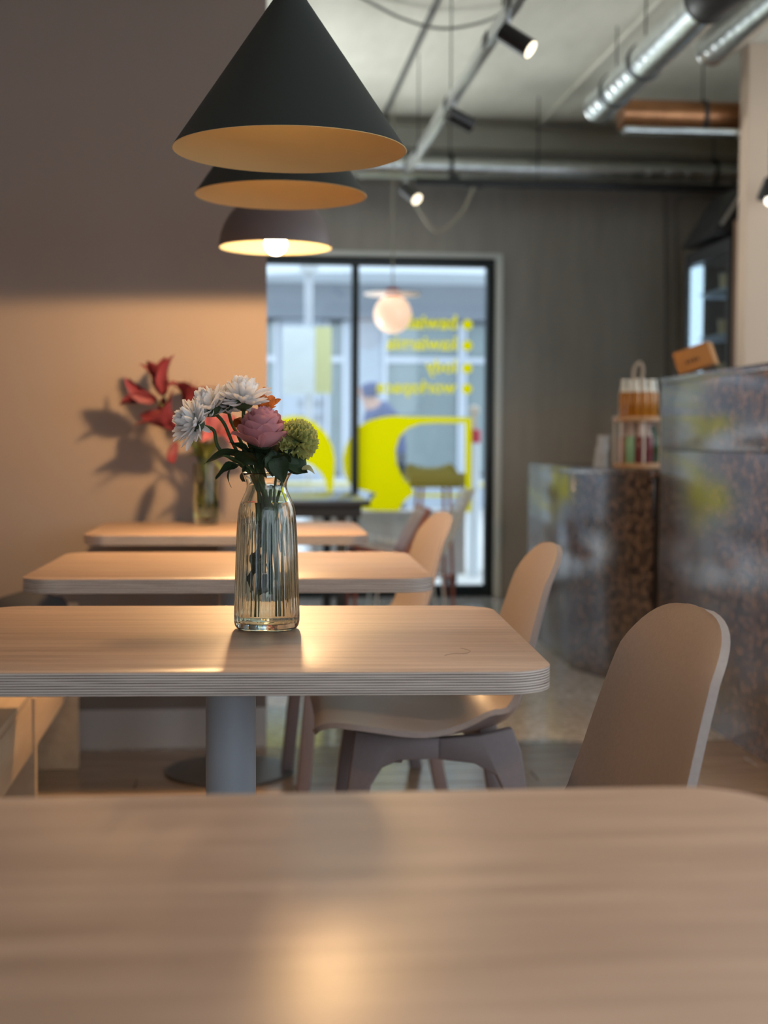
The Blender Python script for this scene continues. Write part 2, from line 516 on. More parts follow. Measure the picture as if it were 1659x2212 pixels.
def thing(name, label, cat, loc=(0, 0, 0), rz=0.0, group=None):
    o = bpy.data.objects.new(name, None)
    o.empty_display_size = 0.05
    COL.objects.link(o)
    o.location = loc
    o.rotation_euler = (0, 0, rz)
    return tag(o, label, cat, group)


def inst(name, me, parent, loc=(0, 0, 0), rot=(0, 0, 0), sc=(1, 1, 1)):
    o = bpy.data.objects.new(name, me)
    COL.objects.link(o)
    o.parent = parent
    o.location, o.scale = loc, sc
    o.rotation_euler = rot if not isinstance(rot, Matrix) else rot.to_euler()
    return o


def copy_tree(o, parent=None):
    c = o.copy(); COL.objects.link(c); c.parent = parent
    for ch in [q for q in KIDS.get(o.name, [])]: copy_tree(ch, c)
    return c


KIDS = {}


def index_kids():
    KIDS.clear()
    for o in COL.objects:
        if o.parent: KIDS.setdefault(o.parent.name, []).append(o)


def dup(o, label, loc, rz):
    index_kids()
    c = copy_tree(o); c.location = loc; c.rotation_euler = (0, 0, rz); c['label'] = label
    return c


def smooth_path(pts, n=8):
    """Catmull-Rom through points"""
    P = [Vector(p) for p in pts]
    P = [P[0] * 2 - P[1]] + P + [P[-1] * 2 - P[-2]]
    out = []
    for i in range(1, len(P) - 2):
        for k in range(n):
            t = k / n
            a, b, c, d = P[i - 1], P[i], P[i + 1], P[i + 2]
            out.append(0.5 * ((2 * b) + (c - a) * t + (2 * a - 5 * b + 4 * c - d) * t * t + (3 * b - a - 3 * c + d) * t ** 3))
    out.append(P[-2])
    return out


def rrect(w, d, r, n=8):
    pts = []
    for cx, cy, a0 in ((w / 2 - r, d / 2 - r, 0), (-w / 2 + r, d / 2 - r, 90), (-w / 2 + r, -d / 2 + r, 180), (w / 2 - r, -d / 2 + r, 270)):
        for k in range(n + 1):
            a = R(a0 + 90 * k / n)
            pts.append((cx + r * math.cos(a), cy + r * math.sin(a)))
    return pts


def struct(name, mb, m, **k):
    o = mb.build(name, m, **k)
    return tag(o, kind='structure')


# ================================================================== THE SETTING
YB = 9.1
# floors
fl = struct('floor', MB().box(-1.7, 4.6, -2.6, 4.64, -0.12, -0.02), mat('floor_screed', (0.12, 0.09, 0.07), 0.8), smooth=0)
stone = MB().box(-4.6, 4.6, 4.645, 9.4, -0.12, 0.0).build('stone_slab', M_terrazzo, fl, smooth=0)
pl_mesh = {}
pw, gap = 0.13, 0.003
row = 0
y = 4.64
while y > 2.9:
    x = -1.7 + (row * 0.47) % 1.2 - 1.2
    while x < 3.4:
        x0, x1 = max(x, -1.7), min(x + 1.2, 4.6)
        L = round(x1 - x0 - gap, 3)
        if L > 0.05:
            if L not in pl_mesh:
                pl_mesh[L] = MB().box(0, L, -pw + gap, 0, -0.02, 0).mesh('plank', M_plank, smooth=0, bevel=0.0015, seg=1)
            inst('plank', pl_mesh[L], fl, (x0, y, rng.uniform(-0.0004, 0.0004)))
        x += 1.2
    y -= pw; row += 1
MB().box(-1.7, 4.6, -2.6, y - 0.001, -0.02, 0.0).build('plank', M_plank, fl, smooth=0)

struct('ceiling', MB().box(-4.6, 4.6, -2.6, 9.4, 3.0, 3.2), M_ceil, smooth=0)
# partition wall behind the last wooden table
struct('wall_middle', MB().box(-4.5, 0.107, 4.68, 4.84, 0, 3.0), M_wall, smooth=0)
struct('baseboard_middle', MB().box(-1.06, 0.107, 4.664, 4.68, 0, 0.13), M_base, bevel=0.004)
struct('wall_left', MB().box(-1.22, -1.06, -2.6, 4.68, 0, 3.0).box(-4.6, -4.5, 4.68, 9.4, 0, 3.0), M_wall, smooth=0)
rwl = MB()
rwl.box(4.5, 4.6, 6.3, 9.4, 0, 3.0); rwl.box(4.5, 4.6, 2.2, 3.5, 0, 3.0); rwl.box(4.5, 4.6, 3.5, 6.3, 0, 1.2); rwl.box(4.5, 4.6, 3.5, 6.3, 2.8, 3.0); rwl.box(4.5, 4.6, -2.6, -1.8, 0, 3.0); rwl.box(4.5, 4.6, -1.8, 2.2, 0, 0.7); rwl.box(4.5, 4.6, -1.8, 2.2, 2.8, 3.0)
struct('wall_right', rwl, M_wall_beige, smooth=0)
# street wall of concrete with the window opening x -1.0..1.725, z 0..2.22
bw = MB()
bw.box(1.725, 4.5, 9.1, 9.35, 0, 3.0); bw.box(-4.5, 1.725, 9.1, 9.35, 2.22, 3.0); bw.box(-4.5, -1.88, 9.1, 9.35, 0, 2.22)
struct('wall_back', bw, M_backwall, smooth=0)
struct('trim_1', MB().box(-4.5, 4.5, 8.96, 9.1, 2.875, 3.0), M_beam, bevel=0.006)
# rear wall with a wide window opening behind the photographer
rw = MB()
rw.box(-1.06, -0.9, -2.6, -2.45, 0, 3.0); rw.box(2.7, 4.5, -2.6, -2.45, 0, 3.0)
rw.box(-0.9, 2.7, -2.6, -2.45, 2.7, 3.0); rw.box(-0.9, 2.7, -2.6, -2.45, 0, 0.3)
struct('wall_rear', rw, M_wall, smooth=0)
# beige partition standing behind the counter
struct('wall_counter', MB().box(2.55, 4.5, 6.9, 7.02, 0, 3.0), M_wall_beige, bevel=0.004)

# ---- street window
win = bpy.data.objects.new('window_1', None); COL.objects.link(win); tag(win, kind='structure')
fr = MB()
fr.box(-1.94, 1.68, 9.07, 9.14, 2.135, 2.19)
fr.box(1.625, 1.68, 9.07, 9.14, 0.0, 2.135); fr.box(-1.94, -1.88, 9.07, 9.14, 0.0, 2.135)
fr.box(-1.88, 1.625, 9.07, 9.14, 0.0, 0.075)
fr.build('window_frame', M_blackframe, win, bevel=0.004)
MB().box(0.752, 0.797, 9.06, 9.15, 0.075, 2.135).build('mullion', M_blackframe, win, bevel=0.004)
for x_ in (-0.12, -1.0):
    MB().box(x_, x_ + 0.045, 9.06, 9.15, 0.075, 2.135).build('mullion', M_blackframe, win, bevel=0.004)
MB().box(-1.94, 1.725, 9.05, 9.16, 2.192, 2.222).build('head_trim', M_trim, win, bevel=0.003)
MB().box(1.683, 1.728, 9.05, 9.16, 0.0, 2.19).build('side_trim', M_trim, win, bevel=0.003)
for a, b in ((-1.88, -1.0), (-0.955, -0.12), (-0.075, 0.752), (0.797, 1.625)):
    MB().box(a, b, 9.104, 9.110, 0.075, 2.135).build('pane', M_pane, win, smooth=0)
YV = 9.101
body = [(1.538, 1.168), (1.351, 1.17), (1.132, 1.171), (1.023, 1.176), (0.936, 1.164), (0.86, 1.142), (0.8065, 1.11), (0.799, 1.10), (0.799, 0.70), (0.851, 0.686), (0.916, 0.672), (0.873, 0.618), (0.799, 0.57), (0.916, 0.558), (1.067, 0.558), (1.08, 0.596), (1.118, 0.64), (1.167, 0.672), (1.134, 0.737), (1.079, 0.792), (1.048, 0.867), (1.04, 0.954), (1.067, 1.041), (1.121, 1.095), (1.198, 1.123), (1.296, 1.129), (1.494, 1.13), (1.498, 0.552), (1.542, 0.552)]
bodyL = [(0.750, 1.046), (0.714, 0.975), (0.698, 0.899), (0.704, 0.813), (0.731, 0.748), (0.750, 0.735)]
arc = [(0.10, 1.06), (0.16, 1.10), (0.224, 1.139), (0.299, 1.158), (0.374, 1.172), (0.449, 1.165), (0.525, 1.124), (0.589, 1.06), (0.633, 0.974), (0.649, 0.888), (0.644, 0.791), (0.634, 0.683), (0.596, 0.683), (0.585, 0.748), (0.558, 0.802), (0.504, 0.85), (0.45, 0.877), (0.374, 0.889), (0.25, 0.88), (0.15, 0.86), (0.10, 0.84)]
band = [(1.167, 0.67), (1.497, 0.67), (1.497, 0.65), (1.167, 0.65)]
for pl in (body, bodyL, arc, band):
    MB().prism(pl, 'y', YV, YV + 0.002).build('vinyl_letter', M_yellow, win, smooth=0)


def text_mesh(txt, size, m, ext=0.0006):
    cu = bpy.data.curves.new('text', 'FONT'); cu.body = txt; cu.size = size; cu.extrude = ext; cu.offset = 0.003 * size / 0.11
    cu.resolution_u = 3
    o = bpy.data.objects.new('text', cu); COL.objects.link(o)
    dg = bpy.context.evaluated_depsgraph_get(); dg.update()
    me = bpy.data.meshes.new_from_object(o.evaluated_get(dg))
    bpy.data.objects.remove(o)
    me.materials.clear(); me.materials.append(m)
    return me


dot = MB().lathe([(0.0001, 0), (0.034, 0), (0.034, 0.002), (0.0001, 0.002)], 24).mesh('vinyl_dot', M_yellow)
for txt, z, wd in (('bawialnia', 1.768, 0.46), ('kawiarnia', 1.633, 0.46), ('lody', 1.486, 0.205), ('workspace', 1.352, 0.525)):
    inst('vinyl_dot', dot, win, (1.506, YV + 0.002, z), (R(90), 0, 0))
    me = text_mesh(txt, 0.11, M_yellow)
    xs = [v.co.x for v in me.vertices]; s = wd / (max(xs) - min(xs))
    o = inst('vinyl_word', me, win, (1.437 + min(xs) * s, YV + 0.001, z - 0.028), (R(90), 0, R(180)), (s, s, 1))

# ================================================================== TABLES
def make_table(label, cx, cy, rz, w=0.805, d=0.655):
    t = thing('cafe_table', label, 'table', (cx, cy, 0), rz, 'plywood cafe tables in a row')
    r = 0.062
    p = rrect(w, d, r, 10)
    n = len(p)
    core = MB()
    rows = [[(x * k, y_ * k, z) for (x, y_) in p] for z, k in ((0.7215, 0.996), (0.7225, 1.0), (0.7485, 1.0))]
    vs = [q for rr_ in rows for q in rr_]
    fs = [(i * n + k, i * n + (k + 1) % n, (i + 1) * n + (k + 1) % n, (i + 1) * n + k) for i in range(2) for k in range(n)]
    fs += [tuple(range(n - 1, -1, -1)), tuple(range(2 * n, 3 * n))]
    core.add(vs, fs).build('tabletop', M_ply, t, smooth=40)
    ven = MB()
    rows = [[(x * k, y_ * k, z) for (x, y_) in p] for z, k in ((0.7485, 1.0), (0.7493, 1.0), (0.75, 0.998))]
    ven.add([q for rr_ in rows for q in rr_], fs).build('top_veneer', M_top, t, smooth=40)
    MB().lathe([(0.0001, 0.018), (0.035, 0.018), (0.035, 0.7135), (0.0001, 0.7135)], 32).build('pedestal', M_steel_blue, t)
    MB().lathe([(0.0001, 0.0), (0.195, 0.0), (0.198, 0.004), (0.195, 0.009), (0.045, 0.018), (0.0001, 0.018)], 48).build('base_plate', M_baseplate, t)
    MB().box(-0.13, 0.13, -0.13, 0.13, 0.7135, 0.7215).build('mounting_plate', M_steel_blue, t)
    return t


make_table('plywood cafe table filling the foreground, nearest the camera', -0.005, 0.742, R(-1.2))
make_table('plywood cafe table carrying the ribbed glass vase of mixed flowers', -0.005, 1.965, R(-3.4))
make_table('bare plywood cafe table behind the flower vase table', 0.0, 3.065, R(-1.8))
make_table('plywood cafe table against the wall carrying the crimson lilies', -0.015, 4.315, R(-1.0))

t = thing('dark_table', 'dark topped table with black legs near the street window', 'table', (0.16, 6.99, 0))
MB().prism(rrect(0.92, 1.18, 0.02, 4), 'z', 0.716, 0.742).build('tabletop', M_darktop, t, bevel=0.003)
MB().box(-0.42, 0.42, -0.55, 0.55, 0.665, 0.716).build('apron', M_black, t)
for sx in (-1, 1):
    for sy in (-1, 1):
        MB().box(sx * 0.33 - 0.022, sx * 0.33 + 0.022, sy * 0.5 - 0.022, sy * 0.5 + 0.022, 0, 0.665).build('leg', M_black, t, bevel=0.003)

# ================================================================== BENCH
b = thing('wall_bench', 'long pale wooden bench with charcoal cushions along the left wall', 'bench', (-0.77, 2.7, 0))
MB().box(-0.285, 0.285, -1.9, 1.64, 0.395, 0.415).build('seat_board', M_bench, b, bevel=0.003)
MB().box(0.262, 0.285, -1.9, 1.64, 0.262, 0.394).build('front_rail', M_bench, b, bevel=0.003)
for yy in (-1.75, -0.6, 0.76, 1.70):
    MB().box(-0.28, 0.292 if yy > 0.5 else 0.26, yy - 0.016, yy + 0.016, 0, 0.395 if yy < 1.6 else 0.515).build('support_panel', M_bench, b, bevel=0.003)
for y0, y1 in ((-1.85, -0.75), (-0.74, 0.42)):
    MB().box(-0.27, 0.255, y0, y1, 0.416, 0.49).build('seat_cushion', M_cushion, b, bevel=0.025, seg=4)
cu = MB()
rows = []
for i in range(9):
    a = i / 8
    ww = 0.11 * (1 - abs(2 * a - 1) ** 3) ** (1 / 3) if 0 < i < 8 else 0.03
    rows.append([(-0.0 + ww * (k / 4 - 1), 0.0, -0.02 + 0.15 * a) for k in range(9)])
back = [[(p[0], 0.05 * math.sin(PI * (0.06 + 0.88 * i / 8)) * math.sin(PI * (0.06 + 0.88 * k / 8)), p[2]) for k, p in enumerate(r)] for i, r in enumerate(rows)]
front = [[(p[0], -q[1], p[2]) for p, q in zip(r, s)] for r, s in zip(rows, back)]
cu.grid(back); cu.grid([r[::-1] for r in front])
o = cu.build('throw_cushion', M_cushion)
o.location = (-0.60, 4.26, 0.436)
tag(o, 'dark rounded cushion standing on the bench behind the bare table', 'cushion')

# ================================================================== CHAIRS
def chair_shell():
    prof = [(0.478, 0.446), (0.468, 0.455), (0.44, 0.459), (0.38, 0.452), (0.29, 0.438), (0.21, 0.431), (0.15, 0.434), (0.10, 0.452), (0.070, 0.487), (0.054, 0.535), (0.038, 0.61), (0.018, 0.69), (-0.003, 0.76), (-0.018, 0.806)]
    path = smooth_path([(a, 0, c) for a, c in prof], 10)
    Lf = [0]
    for i in range(1, len(path)): Lf.append(Lf[-1] + (path[i] - path[i - 1]).length)
    Tt = Lf[-1]
    st = [0.05 * (1 - math.cos(PI / 2 * i / 7)) for i in range(7)] + [0.05 + (Tt - 0.165) * i / 26 for i in range(26)] + [Tt - 0.115 * (1 - i / 12) ** 2.0 for i in range(13)]
    full, path = path, []
    for q in st:
        k = max(1, min(len(full) - 1, next((j for j, l in enumerate(Lf) if l >= q), len(full) - 1)))
        path.append(full[k - 1].lerp(full[k], (q - Lf[k - 1]) / max(1e-9, Lf[k] - Lf[k - 1])))
    n = len(path)
    L = [0]
    for i in range(1, n): L.append(L[-1] + (path[i] - path[i - 1]).length)
    T = L[-1]
    rows = []
    for i, p in enumerate(path):
        s = L[i] / T
        # half width along the profile
        keys = [(0, 0.200), (0.10, 0.217), (0.30, 0.222), (0.45, 0.222), (0.55, 0.215), (0.75, 0.196), (0.93, 0.172), (1.0, 0.165)]
        for (s0, w0), (s1, w1) in zip(keys, keys[1:]):
            if s <= s1:
                q = (s - s0) / (s1 - s0); w = w0 + (w1 - w0) * q; break
        d_top = (T - L[i]) / 0.115
        if d_top < 1: w *= max(0.20, (1 - (1 - d_top) ** 2.7) ** (1 / 2.7)) if d_top > 0 else 0.20
        d_fr = L[i] / 0.05
        if d_fr < 1: w *= 0.90 + 0.10 * (1 - (1 - d_fr) ** 2) ** 0.5
        tan = (path[min(i + 1, n - 1)] - path[max(i - 1, 0)]).normalized()
        nor = Vector((-tan.z, 0, tan.x)) * -1          # towards the sitter
        if nor.z < 0 and s < 0.4: nor = -nor
        if s >= 0.4 and nor.x < 0: nor = -nor
        bend = math.exp(-((s - 0.47) / 0.13) ** 2)
        lift = 0.012 + 0.045 * bend + (0.020 if s > 0.55 else 0.0) * min(1, (s - 0.55) / 0.1) * (1 if s < 0.9 else (1 - s) / 0.1)
        r = []
        for k in range(15):
            v = k / 7 - 1
            vv = math.sin(v * PI / 2) * 0.35 + v * 0.65
            off = lift * abs(vv) ** 2.4 * (w / 0.22) ** 1.5
            q = p + nor * off
            r.append((q.x, vv * w, q.z))
        rows.append(r)
    me = MB().grid(rows).mesh('shell', M_chair, smooth=60)
    return me


def make_chair():
    t = thing('moulded_chair', 'x', 'chair', (0, 0, 0), 0, 'beige moulded cafe chairs')
    sh = inst('shell', chair_shell(), t)
    md = sh.modifiers.new('thickness', 'SOLIDIFY'); md.thickness = 0.011; md.offset = 0
    sh.modifiers.new('crisp_rim', 'EDGE_SPLIT').split_angle = R(50)
    # side arches: every leg carries its half of the arched rail
    fore = [(0.405, 0.452), (0.425, 0.30), (0.452, 0.0), (0.414, 0.0), (0.387, 0.27), (0.374, 0.345), (0.352, 0.380), (0.32, 0.394), (0.234, 0.396), (0.234, 0.436), (0.33, 0.444)]
    aft = [(0.246, 0.436), (0.246, 0.396), (0.17, 0.386), (0.128, 0.362), (0.105, 0.31), (0.085, 0.20), (0.048, 0.0), (0.010, 0.0), (0.050, 0.22), (0.078, 0.41), (0.095, 0.455), (0.16, 0.441)]
    for s in (-1, 1):
        for poly in (fore, aft):
            mb = MB()
            n = len(poly)
            def yy(z, side): return s * (0.165 + (0.43 - z) * 0.075) + side * 0.013
            vs = [(x, yy(z, -1), z) for x, z in poly] + [(x, yy(z, 1), z) for x, z in poly]
            fs = [tuple(range(n)), tuple(range(2 * n - 1, n - 1, -1))] + [(i, n + i, n + (i + 1) % n, (i + 1) % n) for i in range(n)]
            mb.add(vs, fs)
            mb.build('leg', M_chairleg, t, bevel=0.004, seg=2)
    for x in (0.33, 0.12):
        MB().box(x - 0.02, x + 0.02, -0.16, 0.16, 0.385, 0.417).build('cross_rail', M_chairleg, t, bevel=0.003)
    return t


ch = make_chair()
# local +x is the way the chair faces; the row faces the left wall
ch.location = (0.58, 1.76, 0); ch.rotation_euler = (0, 0, R(180 + 2)); ch['label'] = 'beige moulded chair at the right, nearest the camera, seat hidden'
dup(ch, 'beige moulded chair with its whole seat visible under the vase table', (0.645, 2.88, 0), R(180 - 2))
dup(ch, 'beige moulded chair farthest back, its back above the bare table end', (0.605, 4.13, 0), R(180 + 4))

# ================================================================== PENDANT LAMPS
def spot(name, loc, energy, color, angle, blend, size=0.02, direction=(0, 0, -1)):
    l = bpy.data.lights.new(name, 'SPOT'); l.energy = energy; l.color = color
    l.spot_size = R(angle); l.spot_blend = blend; l.shadow_soft_size = size
    o = bpy.data.objects.new(name, l); COL.objects.link(o); o.location = loc
    o.rotation_euler = Vector(direction).to_track_quat('-Z', 'Y').to_euler()
    return o


WARM = (1.0, 0.60, 0.27)


def cone_lamp(label, x, y, z, energy):
    t = thing('cone_pendant_lamp', label, 'lamp', (x, y, z), 0, 'dark cone pendant lamps')
    r, h, th = 0.182, 0.268, 0.002
    MB().lathe([(r, 0.0), (0.021, h - 0.03), (0.019, h - 0.022), (0.0001, h - 0.022)], 96).build('shade', M_cone_out, t, smooth=40)
    MB().lathe([(r, 0.0), (r - 0.0008, -0.0008), (r - 0.0025, 0.0), (0.022, h - 0.036), (0.0001, h - 0.036)], 96).build('shade_lining', M_cone_in, t, smooth=40)
    MB().lathe([(0.0001, h - 0.024), (0.020, h - 0.024), (0.019, h + 0.02), (0.006, h + 0.03), (0.0001, h + 0.03)], 32).build('cap', M_cone_out, t)
    MB().lathe([(0.0001, 0.135), (0.012, 0.138), (0.024, 0.155), (0.024, 0.168), (0.016, 0.19), (0.014, h - 0.037), (0.0001, h - 0.037)], 24).build('bulb', emis('cone_bulb_glow', (1.0, 0.75, 0.46), 30.0), t)
    MB().tube([(0, 0, h + 0.029), (0, 0, 3.0 - z)], 0.003, 8).build('cord', M_cord, t)
    spot('cone_lamp_light', (x, y, z + 0.128), energy, WARM, 108, 0.35, 0.045)
    return t


cone_lamp('dark grey-green cone pendant lamp nearest the camera', 0.087, 2.229, 1.469, 11)
cone_lamp('dark cone pendant lamp hanging half hidden behind the first cone', 0.100, 3.037, 1.537, 13)

t = thing('dome_pendant_lamp', 'mauve-brown dome pendant lamp with glowing bulb in front of the wall', 'lamp', (0.113, 3.88, 1.540))
rd = 0.153
prof = [(rd * math.cos(a), rd * math.sin(a) * 0.98) for a in [R(k * 5) for k in range(0, 18)]] + [(0.012, rd * 0.98), (0.0001, rd * 0.98)]
MB().lathe(prof, 72).build('shade', M_dome_out, t)
prof2 = [(rd, 0), (rd - 0.001, -0.001)] + [((rd - 0.003) * math.cos(a), (rd - 0.003) * math.sin(a) * 0.98) for a in [R(k * 5) for k in range(0, 18)]] + [(0.0001, (rd - 0.003) * 0.98)]
MB().lathe(prof2, 72).build('shade_lining', M_dome_in, t)
MB().lathe([(0.0001, -0.020)] + [(0.030 * math.sin(a), 0.010 - 0.030 * math.cos(a)) for a in [R(k * 15) for k in range(1, 10)]] + [(0.018, 0.048), (0.014, 0.07), (0.0001, 0.07)], 24).build('bulb', M_bulb, t)
MB().lathe([(0.0001, 0.07), (0.017, 0.07), (0.017, 0.146), (0.0001, 0.146)], 20).build('bulb_socket', M_black, t)
MB().tube([(0, 0, rd * 0.98), (0, 0, 3.0 - 1.540)], 0.003, 8).build('cord', M_cord, t)
spot('dome_lamp_light', (0.113, 3.88, 1.540 - 0.024), 88, WARM, 179.0, 0.07, 0.042)

# globe pendant by the window
t = thing('globe_pendant_lamp', 'pale opal globe pendant lamp under a flat disc by the window', 'lamp', (0.931, 8.33, 1.76))
MB().lathe([(0.0001, -0.112)] + [(0.112 * math.sin(R(k * 7.5)), -0.112 * math.cos(R(k * 7.5))) for k in range(1, 24)] + [(0.0001, 0.112)], 40).build('globe', M_globe, t)
MB().lathe([(0.0001, 0.114), (0.168, 0.114), (0.170, 0.118), (0.168, 0.122), (0.0001, 0.122)], 48).build('disc', M_disc, t)
MB().lathe([(0.0001, 0.098), (0.045, 0.098), (0.042, 0.150), (0.012, 0.158), (0.0001, 0.158)], 24).build('fitting', M_red, t)
MB().tube([(0, 0, 0.158), (0, 0, 1.24)], 0.004, 8).build('cord', mat('pale_cord', (0.35, 0.33, 0.26), 0.7), t)

# ================================================================== CEILING SERVICES
t = thing('lighting_track', 'silver and black spotlight track running along the ceiling', 'track', (0.945, 4.3, 2.5))
MB().box(-0.018, 0.018, -3.5, 0.95, -0.024, 0.024).build('track_rail', M_silver, t, bevel=0.003)
MB().box(-0.018, 0.018, 0.95, 1.95, -0.024, 0.024).build('track_rail', M_silver, t, bevel=0.003)
MB().box(-0.018, 0.018, 1.95, 3.40, -0.024, 0.024).build('track_rail', M_silver, t, bevel=0.003)
for yy in (0.5, 0.95, 1.95, 2.95, 3.4):
    MB().box(-0.022, 0.022, yy - 0.05, yy + 0.05, -0.02, 0.026).build('joint_clip', M_black, t, bevel=0.003)
for yy in (0.7, 1.9, 3.0):
    MB().tube([(0, yy, 0.02), (0, yy, 0.5)], 0.003, 8).build('hanger_rod', M_black, t)
t = thing('lighting_track', 'black spotlight track running across in front of the concrete wall', 'track', (1.03, 8.12, 2.5))
MB().box(0, 2.6, -0.018, 0.018, -0.022, 0.022).build('track_rail', M_black, t, bevel=0.003)
for xx in (0.23, 2.1):
    MB().box(xx - 0.03, xx + 0.03, -0.02, 0.02, 0.018, 0.04).build('joint_clip', M_black, t, bevel=0.003)
MB().box(0.29, 0.40, -0.02, 0.02, -0.03, -0.018).build('joint_clip', M_black, t, bevel=0.003)
for xx in (0.72, 2.0):
    MB().tube([(xx, 0, 0.018), (xx, 0, 0.5)], 0.004, 8).build('hanger_rod', M_black, t)


def track_spot(label, top, axis, lit=True, L=0.125, r=0.034, energy=16):
    top = Vector(top); ax = Vector(axis).normalized()
    t = thing('track_spotlight', label, 'spotlight', top, 0, 'black track spotlights')
    c = Vector((0, 0, -0.055)) - ax * 0.02
    MB().tube([(0, 0, 0.0), (0, 0, -0.03)], 0.014, 12).build('track_adapter', M_silver, t)
    MB().tube([(0, 0, -0.03), tuple(c)], 0.007, 10).build('bracket', M_black, t)
    MB().tube([tuple(c), tuple(c + ax * L)], r, 28).build('body', M_black, t, smooth=40)
    f = MB()
    f.tube([tuple(c + ax * (L - 0.002)), tuple(c + ax * (L + 0.002))], r * 0.90, 28)
    f.build('lens', M_spotface if lit else M_spotunlit, t, smooth=40)
    if lit:
        spot('track_spot_light', tuple(top + c + ax * (L + 0.012)), energy, (1.0, 0.86, 0.70), 70, 0.6, 0.03, tuple(ax))
    return t


track_spot('black track spotlight with lit lens nearest, top centre', (0.945, 4.92, 2.486), (0.78, -0.42, -0.62))
track_spot('black track spotlight with its lens turned away', (0.945, 6.16, 2.486), (0.88, 0.40, -0.30), energy=22)
track_spot('black track spotlight with lit lens at the far track corner', (0.965, 8.0, 2.486), (0.55, -0.62, -0.62), r=0.036)

track_spot('black track spotlight out over the nearest table', (0.945, 1.15, 2.486), (-0.40, -0.15, -0.9), energy=66)
M_joint = mat('dark_ceiling_joint', (0.13, 0.13, 0.12), 0.8)
o = MB().box(-0.014, 0.014, -4.5, 0, -0.012, 0.0).build('ceiling_conduit', M_joint, loc=(0.91, 8.9, 3.0), bevel=0.003)
tag(o, 'dark straight conduit along the ceiling left of the spotlight track', 'conduit')
o = MB().tube(smooth_path([(0.0, -4.4, 0), (0.0, -0.6, 0), (0.0, -0.06, 0), (0.06, 0, 0), (0.6, 0, 0), (2.6, 0, 0)], 5), 0.012, 10).build('ceiling_conduit', mat('pale_conduit', (0.62, 0.60, 0.52), 0.5), loc=(1.894, 8.86, 2.986))
tag(o, 'pale thin conduit along the ceiling bending right before the beam', 'conduit')
o = MB().tube(smooth_path([(0.55, 6.35, 2.985), (0.78, 6.55, 2.95), (0.99, 6.60, 2.93), (1.19, 6.35, 2.93), (1.05, 5.4, 2.80), (0.945, 4.95, 2.53)], 8), 0.007, 8).build('ceiling_cable', mat('grey_cable', (0.16, 0.155, 0.14), 0.6))
tag(o, 'grey cable sagging from the ceiling to the spotlight track', 'cable')
o = MB().tube(smooth_path([(1.02, 8.06, 2.43), (1.045, 8.04, 2.33), (1.15, 8.04, 2.205), (1.29, 8.06, 2.31), (1.37, 8.10, 2.47)], 8), 0.008, 8).build('hanging_cable', mat('beige_cable', (0.36, 0.33, 0.25), 0.6))
tag(o, 'beige cable looping below the black cross track', 'cable')

# conduits on the concrete wall
o = MB().tube(smooth_path([(2.80, 9.088, 2.66), (2.806, 9.088, 2.3), (2.82, 9.088, 1.5), (2.83, 9.088, 1.0), (2.83, 9.088, 0.4)], 4), 0.013, 10).build('wall_conduit', M_conduit)
tag(o, 'grey vertical conduit on the concrete wall, left of two', 'conduit')
o = MB().tube(smooth_path([(2.90, 9.088, 0.4), (2.90, 9.088, 1.5), (2.878, 9.088, 2.40), (2.875, 9.088, 2.53), (2.90, 9.088, 2.60), (2.97, 9.088, 2.62), (3.6, 9.088, 2.62)], 5), 0.013, 10).build('wall_conduit', M_conduit)
tag(o, 'grey conduit on the concrete wall bending right at the top', 'conduit')


def duct(name, label, p0, p1, r, m, rings=(), seams=10, cap=True):
    p0, p1 = Vector(p0), Vector(p1)
    t = thing(name, label, 'duct', p0)
    d = p1 - p0; L = d.length; ax = d.normalized()
    pts, rs = [], []
    n = seams
    for i in range(n):
        for q, rr_ in ((0.0, r), (0.90, r), (0.93, r + 0.0012), (0.97, r + 0.0012)):
            pts.append(ax * (L * (i + q) / n)); rs.append(rr_)
    pts.append(d); rs.append(r)
    MB().tube(pts, rs, 40).build('pipe', m, t, smooth=14)
    for q in rings:
        c = ax * (L * q)
        MB().tube([c - ax * 0.012, c + ax * 0.012], r + 0.007, 36).build('clamp_ring', M_galvdark, t, smooth=40)
        MB().tube([c + Vector((0, 0, r)), Vector((c.x, c.y, 3.0 - p0.z))], 0.004, 6).build('hanger_rod', M_black, t)
    return t


duct('ventilation_duct', 'round silver duct running deep along the ceiling at right', (1.80, 5.35, 2.70), (1.83, 7.05, 2.70), 0.079, M_galv, rings=(0.50, 0.80), seams=16)
duct('ventilation_duct', 'round silver duct at the top right corner, ending by the elbow', (2.285, 5.0, 2.90), (2.285, 6.70, 2.90), 0.078, M_galv, rings=(0.3,), seams=16)
o = MB().tube(smooth_path([(1.80, 5.344, 2.70), (1.805, 5.26, 2.71), (1.86, 5.17, 2.74), (1.97, 5.14, 2.78), (2.12, 5.2, 2.82)], 8), [0.088 + 0.004 * (i % 2) for i in range(33)], 28).build('duct_elbow', M_galvdark)
tag(o, 'dark flexible duct elbow between the two silver ceiling ducts', 'duct')
duct('ventilation_duct', 'shiny duct with a warm reflection in its colour running across below the ceiling at right', (1.98, 7.2, 2.70), (4.4, 7.2, 2.70), 0.078, M_duct_warm, rings=(0.18,), seams=22)
duct('ventilation_duct', 'long silver duct along the top of the concrete wall', (0.15, 8.80, 2.715), (3.75, 8.80, 2.715), 0.082, M_galv, rings=(0.33, 0.80), seams=28)
o = MB().box(1.96, 4.4, 7.02, 7.12, 2.575, 2.60).build('cable_tray', M_galv, bevel=0.004)
tag(o, 'thin pale metal cable tray under the warm tinted duct', 'cable tray')

